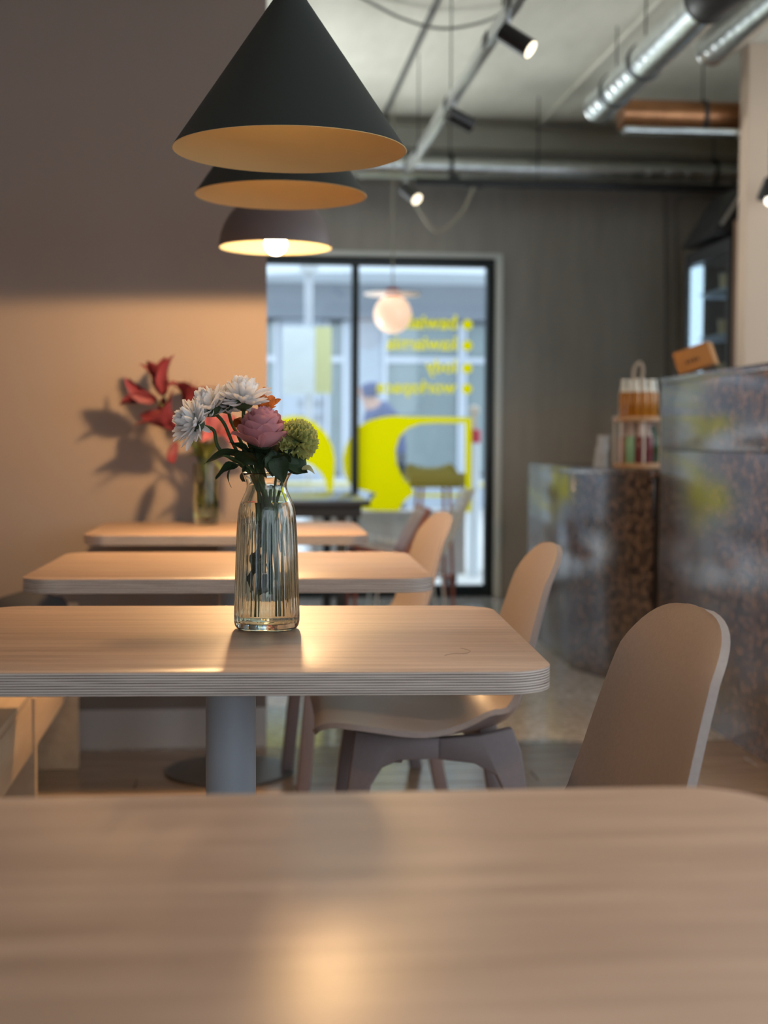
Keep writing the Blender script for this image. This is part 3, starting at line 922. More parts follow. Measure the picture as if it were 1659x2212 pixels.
# ================================================================== COUNTER
t = thing('bar_counter', 'tall brown speckled stone bar counter at the right', 'counter', (1.68, 3.9, 0))
def panel(poly, z0, z1, name, parent, m=M_counter): return MB().prism(poly, 'z', z0, z1).build(name, m, parent, bevel=0.003)
MB().box(0.022, 0.7, 0, 1.54, 0.0, 1.245).build('carcass', mat('counter_core', (0.05, 0.035, 0.028), 0.5), t, smooth=0)
MB().box(0.0, 0.02, 0.0, 1.56, 0.985, 1.245).build('front_panel', M_counter, t, bevel=0.002)
MB().box(0.0, 0.02, 0.0, 1.56, 0.0, 0.982).build('front_panel', M_counter, t, bevel=0.002)
MB().box(0.022, 0.7, 1.541, 1.56, 0.0, 1.245).build('end_panel', M_counter, t, bevel=0.002)
MB().box(-0.004, 0.72, -0.004, 1.564, 1.246, 1.27).build('worktop', M_counter, t, bevel=0.003)

t = thing('low_cabinet', 'low brown speckled stone cabinet beside the tall counter', 'cabinet', (1.50, 6.15, 0))
foot = [(0, 0), (0.18, -0.58), (0.9, -0.58), (0.9, 1.25), (0.06, 1.25)]
foot_in = [(0.03, 0.0), (0.20, -0.55), (0.88, -0.55), (0.88, 1.22), (0.085, 1.22)]
MB().prism(foot_in, 'z', 0.0, 0.875).build('carcass', bpy.data.materials['counter_core'], t, smooth=0)
def slab(a, b, th, z0, z1):
    a, b = Vector((*a, 0)), Vector((*b, 0)); d = (b - a).normalized(); n = Vector((-d.y, d.x, 0))
    return [(a.x, a.y), (b.x, b.y), ((b + n * th).x, (b + n * th).y), ((a + n * th).x, (a + n * th).y)]
panel(slab((0.0, 0.0), (0.18, -0.575), 0.018, 0, 0), 0, 0.875, 'front_panel', t)
panel(slab((0.06, 1.25), (0.0, 0.004), 0.018, 0, 0), 0, 0.875, 'side_panel', t)
MB().prism(foot, 'z', 0.876, 0.90).build('worktop', M_counter, t, bevel=0.003)

# ---- bottle caddy on the low cabinet
CX_, CY_ = 1.79, 6.16
t = thing('bottle_caddy', 'two tier round wooden bottle caddy with rope loop on low cabinet', 'caddy', (CX_, CY_, 0.90))
for z in (0.0, 0.205):
    MB().lathe([(0.0001, z), (0.108, z), (0.111, z + 0.004), (0.111, z + 0.018), (0.108, z + 0.022), (0.0001, z + 0.022)], 40).build('tray', M_carrywood, t)
MB().tube([(0, 0, 0.021), (0, 0, 0.375)], 0.009, 10).build('pole', M_carrywood, t)
MB().tube(smooth_path([(0, 0, 0.37), (-0.022, 0, 0.41), (-0.012, 0, 0.455), (0.008, 0, 0.468), (0.022, 0, 0.44), (0.016, 0, 0.40), (0, 0, 0.37)], 6), 0.008, 8).build('rope_loop', M_rope, t)
for k in range(6):
    a = 2 * PI * (k + 0.5) / 6
    MB().tube([(0.104 * math.cos(a), 0.104 * math.sin(a), 0.02), (0.104 * math.cos(a), 0.104 * math.sin(a), 0.206)], 0.004, 6).build('wire_post', M_wire, t)


def bottle(label, x, y, z, h, r, m_body, m_neck, m_cap, group):
    t = thing('juice_bottle', label, 'bottle', (x, y, z), 0, group)
    hb = h * 0.66
    MB().lathe([(0.0001, 0), (r * 0.9, 0), (r, 0.004), (r, hb * 0.92), (r * 0.85, hb), (0.0001, hb)], 18).build('body', m_body, t)
    MB().lathe([(0.0001, hb), (r * 0.84, hb), (r * 0.52, h * 0.80), (r * 0.46, h * 0.93), (0.0001, h * 0.93)], 18).build('neck', m_neck, t)
    MB().lathe([(0.0001, h * 0.93), (r * 0.56, h * 0.93), (r * 0.56, h), (0.0001, h)], 16).build('cap', m_cap, t)
    return t


low = [(200, M_brownb, 'red-brown juice bottle at the left of the lower caddy tier'), (232, M_mintb, 'bottle with mint green label on the lower caddy tier'),
       (262, M_redjuice, 'maroon juice bottle at the front of the lower caddy tier, left'), (292, M_redjuice, 'maroon juice bottle at the front of the lower caddy tier, right'),
       (325, M_greenb, 'dark green bottle at the right of the lower caddy tier'), (10, M_greenb, 'dark green bottle farther right on the lower caddy tier')]
for a, m, lb in low:
    bottle(lb, CX_ + 0.072 * math.cos(R(a)), CY_ + 0.072 * math.sin(R(a)), 0.922, 0.178, 0.0265, m, m if m is M_greenb else M_cap, M_cap, 'bottles on the lower caddy tier')
names = ['far left', 'left of the bright cap', 'front left', 'front centre', 'front right', 'far right', 'rear']
for k, a in enumerate((195, 225, 250, 275, 302, 335, 90)):
    bottle('orange juice bottle with clear neck on the upper caddy tier, ' + names[k], CX_ + 0.074 * math.cos(R(a)), CY_ + 0.074 * math.sin(R(a)), 1.127, 0.165, 0.018, M_juice, M_clearcap, M_clearcap, 'orange juice bottles on the upper caddy tier')

# crumpled pale blue paper bag
pb = MB(); rows = []
for i in range(6):
    f = i / 5
    rows.append([((0.045 + 0.012 * math.sin(3 * i)) * (1 - 0.25 * f) * math.cos(a) + 0.006 * rng.uniform(-1, 1) + 0.02 * f, 0.03 * math.sin(a) * (1 - 0.5 * f) + 0.005 * rng.uniform(-1, 1), 0.2 * f) for a in [2 * PI * k / 12 for k in range(13)]])
for r_ in rows: r_[12] = r_[0]
o = pb.grid(rows).build('paper_bag', M_paper, loc=(1.655, 6.28, 0.90))
o.scale = (0.75, 0.75, 0.72)
tag(o, 'crumpled pale blue paper bag beside the bottle caddy', 'bag')

# cardboard box on the tall counter
t = thing('cardboard_box', 'small tilted brown cardboard box on top of the tall counter', 'box', (1.775, 5.28, 1.2755), 0)
bx = MB().box(-0.070, 0.070, -0.058, 0.058, 0.0, 0.088)
rotm = Matrix.Rotation(R(-28), 4, 'Z') @ Matrix.Rotation(R(-19), 4, 'Y')
bx.v = [tuple(rotm @ Vector(v)) for v in bx.v]
zmin = min(v[2] for v in bx.v)
bx.v = [(v[0], v[1], v[2] - zmin - 0.005) for v in bx.v]
bx.build('carton', M_card, t, bevel=0.002)
lg = MB()
for k, (x0, w_) in enumerate(((-0.032, 0.010), (-0.018, 0.009), (-0.005, 0.012), (0.011, 0.009))):
    lg.box(x0, x0 + w_, -0.0588, -0.0582, 0.030 + 0.001 * (k % 2), 0.043)
lg.v = [tuple(rotm @ Vector(v)) for v in lg.v]
lg.v = [(v[0], v[1], v[2] - zmin - 0.005) for v in lg.v]
lg.build('printed_mark', M_ink, t, smooth=0)

# display fridge, shelf and things behind the counter
t = thing('display_fridge', 'tall black display fridge with glass door behind the counter', 'fridge', (2.54, 7.10, 0))
FW = 0.72
f = MB(); f.box(0, 0.5, 0, 0.04, 0, 2.0); f.box(0, 0.5, FW - 0.03, FW, 0, 2.0); f.box(0, 0.5, 0, FW, 2.0, 2.07); f.box(0.47, 0.5, 0.04, FW - 0.03, 0, 2.0); f.box(0, 0.47, 0.04, FW - 0.03, 0, 0.2)
f.build('cabinet', M_black, t, smooth=0)
MB().box(0.455, 0.469, 0.041, FW - 0.031, 0.2, 2.0).build('lining', M_fridgein, t, smooth=0)
for z in (0.55, 0.95, 1.35, 1.58, 1.82):
    MB().box(0.03, 0.45, 0.042, FW - 0.032, z, z + 0.012).build('shelf', M_alu, t, smooth=0)
MB().box(0.006, 0.012, 0.041, FW - 0.031, 0.2, 1.999).build('glass_door', M_fridgeglass, t, smooth=0)
MB().box(0.02, 0.05, FW - 0.16, FW - 0.031, 0.2, 1.99).build('light_strip', emis('fridge_light', (0.72, 0.88, 1.0), 2.4), t, smooth=0)
for k, (y_, z, hh, wh) in enumerate(((7.20, 1.833, 0.06, 'top shelf, near the black post'), (7.34, 1.833, 0.07, 'top shelf, farther in'), (7.22, 1.593, 0.08, 'middle shelf, near the black post'), (7.36, 1.593, 0.07, 'middle shelf, farther in'), (7.21, 1.363, 0.09, 'lowest visible shelf, near the black post'), (7.36, 1.363, 0.07, 'lowest visible shelf, farther in'))):
    t2 = thing('food_tub', 'cream food tub in the display fridge on the ' + wh, 'tub', (2.62, y_, z), 0, 'tubs in the display fridge')
    MB().lathe([(0.0001, 0), (0.040, 0), (0.044, 0.006), (0.046, hh), (0.0001, hh)], 18).build('cup', mat('cream_tub', (0.80, 0.58, 0.30), 0.5) if k == 0 else bpy.data.materials['cream_tub'], t2)
    MB().lathe([(0.0001, hh), (0.049, hh), (0.049, hh + 0.008), (0.0001, hh + 0.008)], 18).build('lid', M_cap, t2)
t = thing('wall_shelf', 'narrow brown wooden shelf unit between display fridge and beige wall', 'shelf', (2.553, 7.03, 0))
MB().box(0, 0.032, 0, 0.06, 0, 2.15).build('side_panel', M_shelfwood, t, bevel=0.002)
MB().box(0.033, 0.16, 0.055, 0.06, 0, 2.15).build('back_panel', M_black, t, smooth=0)
for z in (1.0, 1.38, 1.75):
    MB().box(0.033, 0.16, 0, 0.054, z, z + 0.02).build('shelf_board', M_shelfwood, t, bevel=0.002)
t = thing('potted_plant', 'small green plant in terracotta pot on the narrow shelf', 'plant', (2.612, 7.055, 1.40))
t.scale = (0.8, 0.8, 1.0)
MB().lathe([(0.0001, 0), (0.022, 0), (0.027, 0.06), (0.028, 0.065), (0.023, 0.065), (0.0001, 0.058)], 16).build('pot', M_pot, t)
lm = MB().grid([[(x * w_, 0.0 + 0.02 * f * f * 3, 0.16 * f) for x in (-1, 0, 1)] for f, w_ in ((0, 0.003), (0.3, 0.011), (0.7, 0.010), (1, 0.001))]).mesh('leaf', M_plantgreen)
for k in range(9):
    inst('leaf', lm, t, (0, 0, 0.06), (R(rng.uniform(-6, 10)), R(rng.uniform(-12, 12)), R(k * 40)))
t = thing('wall_lamp', 'black hooded spotlight with a bare lit bulb by the beige wall', 'lamp', (2.60, 6.72, 2.20))
MB().lathe([(0.0001, 0.11), (0.025, 0.105), (0.06, 0.02), (0.062, 0.0), (0.058, 0.0), (0.0001, 0.09)], 28).build('hood', M_black, t)
MB().lathe([(0.0001, -0.032)] + [(0.024 * math.sin(R(a)), -0.008 - 0.024 * math.cos(R(a))) for a in range(20, 161, 20)] + [(0.010, 0.03), (0.0001, 0.03)], 18).build('bulb', M_ledbulb, t)
MB().tube([(0, 0, 0.105), (0, 0, 0.8)], 0.004, 8).build('cord', M_cord, t)
t = thing('ventilation_hood', 'black slanted metal hood above the display fridge', 'hood', (2.50, 7.3, 2.10))
MB().prism([(0.0, 0.0), (0.16, 0.0), (0.4, 0.0), (0.4, 0.34), (0.18, 0.28), (0.04, 0.06)], 'y', 0, 0.5).build('canopy', M_black, t, bevel=0.004)
MB().prism([(0.05, 0.065), (0.16, 0.235), (0.175, 0.228), (0.066, 0.058)], 'y', -0.012, -0.002).build('trim_strip', M_silver, t, smooth=0)

# ================================================================== CHAIRS AND STOOL BY THE WINDOW
t = thing('bar_stool', 'high stool with olive yellow seat on coral legs by the window', 'stool', (1.18, 8.33, 0))
rows = []
for i in range(13):
    f = i / 12
    rows.append([])
    for k in range(13):
        g = k / 12 * 2 - 1
        yv = (f - 0.5) * 0.34
        xw = 0.165 * (1 - abs(2 * f - 1) ** 4 * 0.25)
        rows[-1].append((g * xw, yv, 0.765 + 0.075 * (abs(g) ** 2.5) * 0.35 + (0.09 * max(0, f - 0.62) / 0.38)))
sh = MB().grid(rows).build('seat', M_olive, t)
md = sh.modifiers.new('thickness', 'SOLIDIFY'); md.thickness = 0.02
MB().box(-0.165, 0.165, -0.172, -0.160, 0.742, 0.828).build('seat_front', M_olive, t, bevel=0.005)
for sx in (-1, 1):
    for sy in (-1, 1):
        MB().tube([(sx * 0.078, sy * 0.12, 0.765), (sx * (0.10 if sx > 0 else 0.14), sy * 0.17, 0)], 0.009, 10).build('leg', M_coral, t)
MB().tube([(-0.12, -0.156, 0.22), (0.095, -0.156, 0.22)], 0.007, 8).build('foot_rail', M_coral, t)
MB().tube([(-0.12, 0.156, 0.22), (0.095, 0.156, 0.22)], 0.007, 8).build('foot_rail', M_coral, t)

t = thing('lounge_chair', 'low coral framed chair with dusty pink shell facing the dark table', 'chair', (0.765, 7.28, 0))
w2 = 0.22
seat = [[(-0.17 + 0.26 * f, -w2 + 2 * w2 * k / 6, 0.485 - 0.062 * f) for k in range(7)] for f in [i / 6 for i in range(7)]]
bk = [[(0.085 + 0.125 * f, -w2 + 2 * w2 * k / 6, 0.425 + 0.235 * f) for k in range(7)] for f in [i / 6 for i in range(7)]]
for nm, g in (('seat', seat), ('backrest', bk)):
    s_ = MB().grid(g).build(nm, M_pinkshell, t)
    md = s_.modifiers.new('thickness', 'SOLIDIFY'); md.thickness = 0.018; md.offset = 0
for s in (-1, 1):
    MB().tube(smooth_path([(-0.17, s * w2, 0.478), (0.05, s * w2, 0.420), (0.10, s * w2, 0.425), (0.215, s * w2, 0.665)], 6), 0.011, 8).build('side_frame', M_coral, t)
    MB().tube([(-0.15, s * w2, 0.47), (-0.17, s * (w2 + 0.01), 0)], 0.009, 8).build('leg', M_coral, t)
    MB().tube([(0.06, s * w2, 0.42), (0.16, s * (w2 + 0.01), 0)], 0.009, 8).build('leg', M_coral, t)
MB().tube([(0.215, -w2, 0.665), (0.215, w2, 0.665)], 0.011, 8).build('top_rail', M_coral, t)

t = thing('wire_chair', 'white wire mesh chair behind the pink lounge chair', 'chair', (0.955, 7.80, 0))
def wire_pt(u, v):
    # u along seat to back, v across
    if u < 0.5:
        q = u / 0.5; return Vector((-0.22 + 0.40 * q, v * 0.24, 0.45 - 0.07 * q + 0.03 * v * v))
    q = (u - 0.5) / 0.5
    return Vector((0.18 + 0.17 * q, v * (0.24 - 0.02 * q), 0.38 + 0.36 * q + 0.02 * v * v))
wm = MB()
for k in range(11):
    v = k / 5 - 1
    wm.tube([wire_pt(i / 20, v) for i in range(21)], 0.0035, 5)
for i in range(19):
    u = i / 18
    wm.tube([wire_pt(u, k / 4 - 1) for k in range(9)], 0.0035, 5)
wm.build('wire_shell', M_wire, t)
for sx, x0, x1, z0 in ((0, -0.16, -0.20, 0.44), (1, 0.16, 0.20, 0.385)):
    for s in (-1, 1):
        MB().tube([(x0, s * 0.2, z0), (x1, s * 0.21, 0)], 0.006, 8).build('leg', M_wire, t)

# ================================================================== VASE WITH THE MIXED BOUQUET
VX, VY = 0.046, 2.011
VZ = 0.75
t = thing('flower_vase', 'ribbed clear glass vase of water on the second table', 'vase', (VX, VY, VZ))
NR = 30


def rib(r, z, a):
    f = max(0.0, min(1.0, (z - 0.014) / 0.012)) * max(0.0, min(1.0, (0.158 - z) / 0.010))
    return r + 0.0011 * f * (abs(math.sin(a * NR / 2)) * 1.6 - 1.0)


outer = [(0.0001, 0.0035), (0.030, 0.003), (0.037, 0.0), (0.0415, 0.001), (0.0452, 0.005), (0.0468, 0.012), (0.0466, 0.02), (0.0455, 0.05), (0.0442, 0.09), (0.0428, 0.13), (0.0418, 0.150), (0.0414, 0.158), (0.0405, 0.168), (0.0375, 0.180), (0.0330, 0.190), (0.0298, 0.197), (0.0284, 0.203), (0.0288, 0.209), (0.0310, 0.215), (0.0345, 0.2205), (0.0364, 0.2225)]
inner = [(0.0350, 0.2222), (0.0325, 0.2195), (0.0290, 0.2135), (0.0268, 0.208), (0.0264, 0.203), (0.0276, 0.197), (0.0308, 0.190), (0.0352, 0.180), (0.0383, 0.168), (0.0390, 0.150), (0.0402, 0.12), (0.0416, 0.09), (0.0428, 0.05), (0.0438, 0.022), (0.0425, 0.014), (0.038, 0.0105), (0.0001, 0.010)]
MB().lathe(outer + inner, 240, fn=rib).build('glass_body', M_vase, t, smooth=80)
wtop = 0.181
wat = [(0.0001, 0.0102)] + [(r + 0.0004, z) for r, z in inner[::-1][1:] if z < wtop - 0.002] + [(0.0349, wtop), (0.0001, wtop - 0.0004)]
MB().lathe(wat, 96).build('water', M_water, t, smooth=50)


def frame_from_axis(ax, spin=0.0):
    ax = Vector(ax).normalized()
    q = ax.to_track_quat('Z', 'Y')
    return q.to_matrix().to_4x4() @ Matrix.Rotation(spin, 4, 'Z')


def place(o, loc, mtx):
    mm = mtx.copy(); mm.translation = Vector(loc); o.matrix_local = mm


def flower_root(name, label, cat, loc, group=None):
    return thing(name, label, cat, loc, 0, group)


def stem_obj(parent, pts, r=0.0022, m=None, name='stem', n=8):
    o0 = Vector(parent.location)
    return MB().tube([Vector(p) - o0 for p in smooth_path(pts, 6)], r, n).build(name, m or M_stem, parent)


def strap_petal(L, w, curl, m, cup=0.25, tip=0.6):
    """petal lying along +x from the origin, curling upwards (+z)"""
    rows = []
    N = 7
    for i in range(N):
        f = i / (N - 1)
        ww = w * (math.sin(PI * min(1, 0.12 + f * 0.80)) ** tip) * (1.0 if f < 0.95 else 0.55)
        a = curl * f
        x = L * (math.sin(a) / curl if abs(curl) > 1e-3 else f)
        z = L * ((1 - math.cos(a)) / curl if abs(curl) > 1e-3 else 0)
        rows.append([(x, v * ww, z + cup * ww * (v * v)) for v in (-1, -0.5, 0, 0.5, 1)])
    return MB().grid(rows).mesh('petal', m, smooth=80)


pet_long = strap_petal(0.031, 0.0050, 0.55, M_white, 0.7)
pet_mid = strap_petal(0.026, 0.0048, 0.95, M_white, 0.8)
pet_short = strap_petal(0.018, 0.0042, 1.5, M_white, 0.9)
pet_cream = strap_petal(0.018, 0.0044, 1.4, M_cream, 0.9)


def chrysanth(label, loc, axis, size=1.0, cream=False, stem=None, seed=1, droop=0):
    rg = random.Random(seed)
    t = flower_root('white_chrysanthemum', label, 'flower', loc, 'white chrysanthemums in the ribbed vase')
    base = frame_from_axis(axis, rg.uniform(0, 6))
    # (count, tilt above the flower plane, mesh)
    for n, tilt, me, z in ((17, -4, pet_long, 0.0), (17, 14, pet_long, 0.001), (15, 30, pet_mid, 0.002), (13, 46, pet_mid, 0.003), (11, 58, pet_cream if cream else pet_short, 0.004), (7, 74, pet_cream if cream else pet_short, 0.005)):
        for k in range(n):
            a = 2 * PI * (k + rg.uniform(-0.3, 0.3)) / n
            m = base @ Matrix.Translation((0, 0, z)) @ Matrix.Rotation(a, 4, 'Z') @ Matrix.Rotation(-R(tilt + rg.uniform(-9, 9)), 4, 'Y') @ Matrix.Translation((0.003, 0, 0)) @ Matrix.Rotation(rg.uniform(-0.35, 0.35), 4, 'X') @ Matrix.Scale(size * rg.uniform(0.86, 1.10), 4)
            o = inst('petal', me, t); o.matrix_local = m
    for k in range(droop):
        a = rg.uniform(0, 2 * PI)
        o = inst('petal', pet_long, t); o.matrix_local = base @ Matrix.Rotation(a, 4, 'Z') @ Matrix.Rotation(R(55), 4, 'Y') @ Matrix.Scale(0.8, 4)
    cal = MB().lathe([(0.0001, -0.010), (0.004, -0.0095), (0.010, -0.005), (0.0125, 0.0), (0.009, 0.004), (0.0001, 0.005)], 16)
    cal.v = [tuple((base @ Matrix.Scale(size, 4)) @ Vector(v)) for v in cal.v]
    cal.build('calyx', M_calyx, t)
    sp = strap_petal(0.014, 0.0022, 0.5, M_calyx, 0.3)
    for k in range(12):
        o = inst('sepal', sp, t); o.matrix_local = base @ Matrix.Translation((0, 0, -0.006)) @ Matrix.Rotation(2 * PI * k / 12, 4, 'Z') @ Matrix.Rotation(-R(18), 4, 'Y') @ Matrix.Scale(size, 4)
    ax = Vector(axis).normalized()
    p0 = Vector(loc) - ax * 0.008
    stem_obj(t, [p0, p0 - ax * 0.02] + stem, 0.0026)
    return t


def V(x, z, y=VY): return (x, y, z)


chrysanth('white chrysanthemum at the far left of the bouquet, facing left and down', (-0.052, 2.000, 1.041), (-0.80, -0.45, 0.30), 1.14, stem=[(-0.02, 2.008, 1.005), (0.022, 2.012, 0.972), (0.052, 2.014, 0.92), (0.066, 2.014, 0.86)], seed=3, droop=3)
chrysanth('white chrysanthemum second from left in the bouquet, facing up and left', (-0.031, 2.016, 1.062), (-0.62, -0.25, 0.74), 1.10, stem=[(0.0, 2.016, 1.01), (0.028, 2.014, 0.96), (0.046, 2.012, 0.90), (0.05, 2.012, 0.80)], seed=5)
chrysanth('cream centred white chrysanthemum partly hidden between two larger ones', (-0.010, 2.030, 1.066), (-0.25, -0.45, 0.86), 1.0, True, stem=[(0.008, 2.026, 1.02), (0.030, 2.02, 0.965), (0.040, 2.016, 0.90), (0.042, 2.014, 0.83)], seed=9)
chrysanth('large white chrysanthemum at the top of the bouquet', (0.013, 2.008, 1.072), (-0.03, -0.22, 1.0), 1.24, stem=[(0.020, 2.012, 1.03), (0.032, 2.012, 0.97), (0.036, 2.008, 0.90), (0.033, 2.006, 0.768)], seed=12, droop=1)

# ---- rose
def rose_petal(rad, h, span, flare, m, seed):
    rg = random.Random(seed)
    rows = []
    N, K = 9, 13
    ph = rg.uniform(0, 6)
    for i in range(N):
        f = i / (N - 1)
        prof = rad * (0.28 + 0.72 * math.sin(min(1, f * 1.25) * PI / 2)) + flare * max(0, f - 0.6) ** 2 * 6 * rad
        r = []
        for k in range(K):
            g = k / (K - 1) * 2 - 1
            edge = (1 - abs(g) ** 4.0 * 0.30)
            z = h * f * edge + 0.0012 * math.sin(5 * g + ph) * f
            a = g * span / 2
            rr_ = prof * (1 + 0.05 * abs(g)) + 0.0012 * math.sin(4 * g + ph) * f
            r.append((rr_ * math.cos(a), rr_ * math.sin(a), z))
        rows.append(r)
    return MB().grid(rows).mesh('petal', m, smooth=80)


t = flower_root('pink_rose', 'full pink rose in the middle of the bouquet', 'flower', (0.037, 1.992, 1.020))
base = frame_from_axis((0.16, -0.22, 0.95))
rg = random.Random(4)
for lay, (n, rad, h, span, flare, z0) in enumerate(((3, 0.006, 0.036, 2.9, 0.05, 0.010), (4, 0.0105, 0.039, 2.3, 0.05, 0.006), (5, 0.015, 0.041, 2.0, 0.08, 0.002), (5, 0.0195, 0.041, 1.9, 0.10, -0.003), (6, 0.0240, 0.039, 1.8, 0.12, -0.008), (5, 0.0275, 0.034, 1.7, 0.20, -0.012))):
    for k in range(n):
        me = rose_petal(rad, h, span, flare, M_rose, 100 + lay * 10 + k)
        o = inst('petal', me, t)
        o.matrix_local = base @ Matrix.Translation((0, 0, z0)) @ Matrix.Rotation(2 * PI * (k + 0.37 * lay) / n + rg.uniform(-0.15, 0.15), 4, 'Z') @ Matrix.Rotation(R(rg.uniform(-2, 6)), 4, 'Y')
me = rose_petal(0.026, 0.030, 1.3, 0.5, M_rose, 222)
o = inst('petal', me, t); o.matrix_local = base @ Matrix.Translation((-0.002, 0, -0.008)) @ Matrix.Rotation(R(200), 4, 'Z') @ Matrix.Rotation(R(14), 4, 'Y')
rc = MB().lathe([(0.0001, -0.014), (0.004, -0.013), (0.009, -0.006), (0.016, 0.0), (0.012, 0.003), (0.0001, 0.004)], 16)
rc.v = [tuple(base @ (Vector(v) + Vector((0, 0, -0.010)))) for v in rc.v]
rc.build('calyx', M_leaf, t)
sp = strap_petal(0.028, 0.004, -0.5, M_leaf, 0.3)
for k in range(5):
    o = inst('sepal', sp, t); o.matrix_local = base @ Matrix.Translation((0, 0, -0.019)) @ Matrix.Rotation(2 * PI * k / 5 + 0.3, 4, 'Z') @ Matrix.Rotation(R(-8), 4, 'Y')
stem_obj(t, [(0.036, 1.996, 1.000), (0.038, 2.002, 0.97), (0.048, 2.008, 0.92), (0.058, 2.012, 0.85), (0.060, 2.012, 0.768)], 0.0035)

# ---- carnation
def ruffle_petal(L, w, m, seed):
    rg = random.Random(seed); ph = rg.uniform(0, 6)
    rows = []
    N, K = 8, 15
    for i in range(N):
        f = i / (N - 1)
        ww = 0.0015 + (w - 0.0015) * f ** 0.8
        r = []
        for k in range(K):
            g = k / (K - 1) * 2 - 1
            x = L * f * (1 - 0.18 * g * g) + (0.0012 * (1 if k % 2 else -1) if i == N - 1 else 0)
            r.append((x, ww * g, 0.0042 * f * f * math.sin(10.5 * g + ph) + L * 0.28 * f * f))
        rows.append(r)
    return MB().grid(rows).mesh('petal', m, smooth=80)


t = flower_root('lime_carnation', 'ruffled lime green carnation at the right of the bouquet', 'flower', (0.086, 2.002, 1.012))
base = frame_from_axis((0.28, -0.35, 0.90))
rp = [ruffle_petal(0.026, 0.012, M_carn, k) for k in range(5)]
rg = random.Random(8)
for n, tilt, s, z in ((10, -26, 1.05, 0.004), (10, -4, 1.04, 0.006), (10, 16, 1.0, 0.008), (9, 34, 0.95, 0.009), (8, 52, 0.9, 0.010), (6, 70, 0.84, 0.011), (3, 84, 0.8, 0.011)):
    for k in range(n):
        o = inst('petal', rg.choice(rp), t)
        o.matrix_local = base @ Matrix.Translation((0, 0, z)) @ Matrix.Rotation(2 * PI * (k + rg.uniform(-0.25, 0.25)) / n, 4, 'Z') @ Matrix.Rotation(-R(tilt + rg.uniform(-8, 8)), 4, 'Y') @ Matrix.Rotation(rg.uniform(-0.4, 0.4), 4, 'X') @ Matrix.Scale(s * 1.12, 4)
cc = MB().lathe([(0.0001, -0.024), (0.003, -0.023), (0.0055, -0.010), (0.0065, 0.002), (0.0065, 0.008), (0.0001, 0.009)], 14)
cc.v = [tuple(base @ Vector(v)) for v in cc.v]
cc.build('calyx', mat('carnation_calyx', (0.12, 0.17, 0.06), 0.5), t)
pb_ = Vector((0.086, 2.002, 1.012)) - Vector((0.28, -0.35, 0.90)).normalized() * 0.023
stem_obj(t, [pb_, (0.070, 2.012, 0.965), (0.060, 2.014, 0.93), (0.046, 2.014, 0.87), (0.034, 2.016, 0.80)], 0.0022)

# ---- orange alstroemeria behind the rose
t = flower_root('orange_alstroemeria', 'orange streaked alstroemeria peeking out behind the pink rose', 'flower', (0.037, 2.030, 1.062))
op = strap_petal(0.034, 0.0105, 0.7, M_orange, 0.5, 0.8)
base = frame_from_axis((0.35, -0.25, 0.55))
for k in range(6):
    o = inst('petal', op, t); o.matrix_local = base @ Matrix.Rotation(2 * PI * k / 6 + 0.2, 4, 'Z') @ Matrix.Rotation(-R(38 if k % 2 else 26), 4, 'Y') @ Matrix.Scale(1.0 if k % 2 else 0.9, 4)
for k in range(5):
    MB().tube(smooth_path([(0, 0, 0), (0.004 * math.cos(k * 1.3), 0.004 * math.sin(k * 1.3), 0.012), (0.008 * math.cos(k * 1.3) + 0.004, 0.008 * math.sin(k * 1.3), 0.022)], 3), 0.0006, 5).build('stamen', M_anther, t)
stem_obj(t, [(0.036, 2.031, 1.062), (0.036, 2.028, 1.02), (0.040, 2.022, 0.96), (0.046, 2.018, 0.90), (0.054, 2.018, 0.82)], 0.0018)
t = flower_root('orange_alstroemeria', 'rust coloured wilted alstroemeria under the large white chrysanthemum', 'flower', (0.010, 2.034, 1.046))
base = frame_from_axis((-0.15, -0.6, -0.1))
for k in range(5):
    o = inst('petal', op, t); o.matrix_local = base @ Matrix.Rotation(2 * PI * k / 5, 4, 'Z') @ Matrix.Rotation(-R(55), 4, 'Y') @ Matrix.Scale(0.75, 4)
stem_obj(t, [(0.010, 2.035, 1.046), (0.018, 2.034, 1.02), (0.034, 2.026, 0.97), (0.043, 2.02, 0.92), (0.044, 2.02, 0.84)], 0.0016)


# ---- loose greenery
def leaf_mesh(L, w, curl, fold, m, wav=0.0):
    rows = []
    N = 10
    for i in range(N):
        f = i / (N - 1)
        ww = w * math.sin(PI * f ** 0.85) ** 0.9 + 0.0006
        a = curl * f
        x = L * (math.sin(a) / curl); z = L * ((math.cos(a) - 1) / curl)
        rows.append([(x, v * ww, z + fold * ww * abs(v) + wav * math.sin(9 * f + 2 * v) * abs(v)) for v in (-1, -0.66, -0.33, 0, 0.33, 0.66, 1)])
    return MB().grid(rows).mesh('leaf', m, smooth=80)


LF = [leaf_mesh(0.060, 0.0125, 0.9, 0.35, M_leaf, 0.0015), leaf_mesh(0.042, 0.013, 0.5, 0.3, M_leaf, 0.002), leaf_mesh(0.036, 0.010, 1.3, 0.2, M_leaf, 0.002), leaf_mesh(0.046, 0.017, 0.9, -0.35, M_leaf, 0.002)]
def leaf_on(t, me, loc, d, spin=0, s=1.0):
    d = Vector(d).normalized()
    q = d.to_track_quat('X', 'Z').to_matrix().to_4x4() @ Matrix.Rotation(spin, 4, 'X') @ Matrix.Scale(s, 4)
    o = inst('leaf', me, t); q.translation = Vector(loc) - Vector(t.location); o.matrix_local = q
    return o


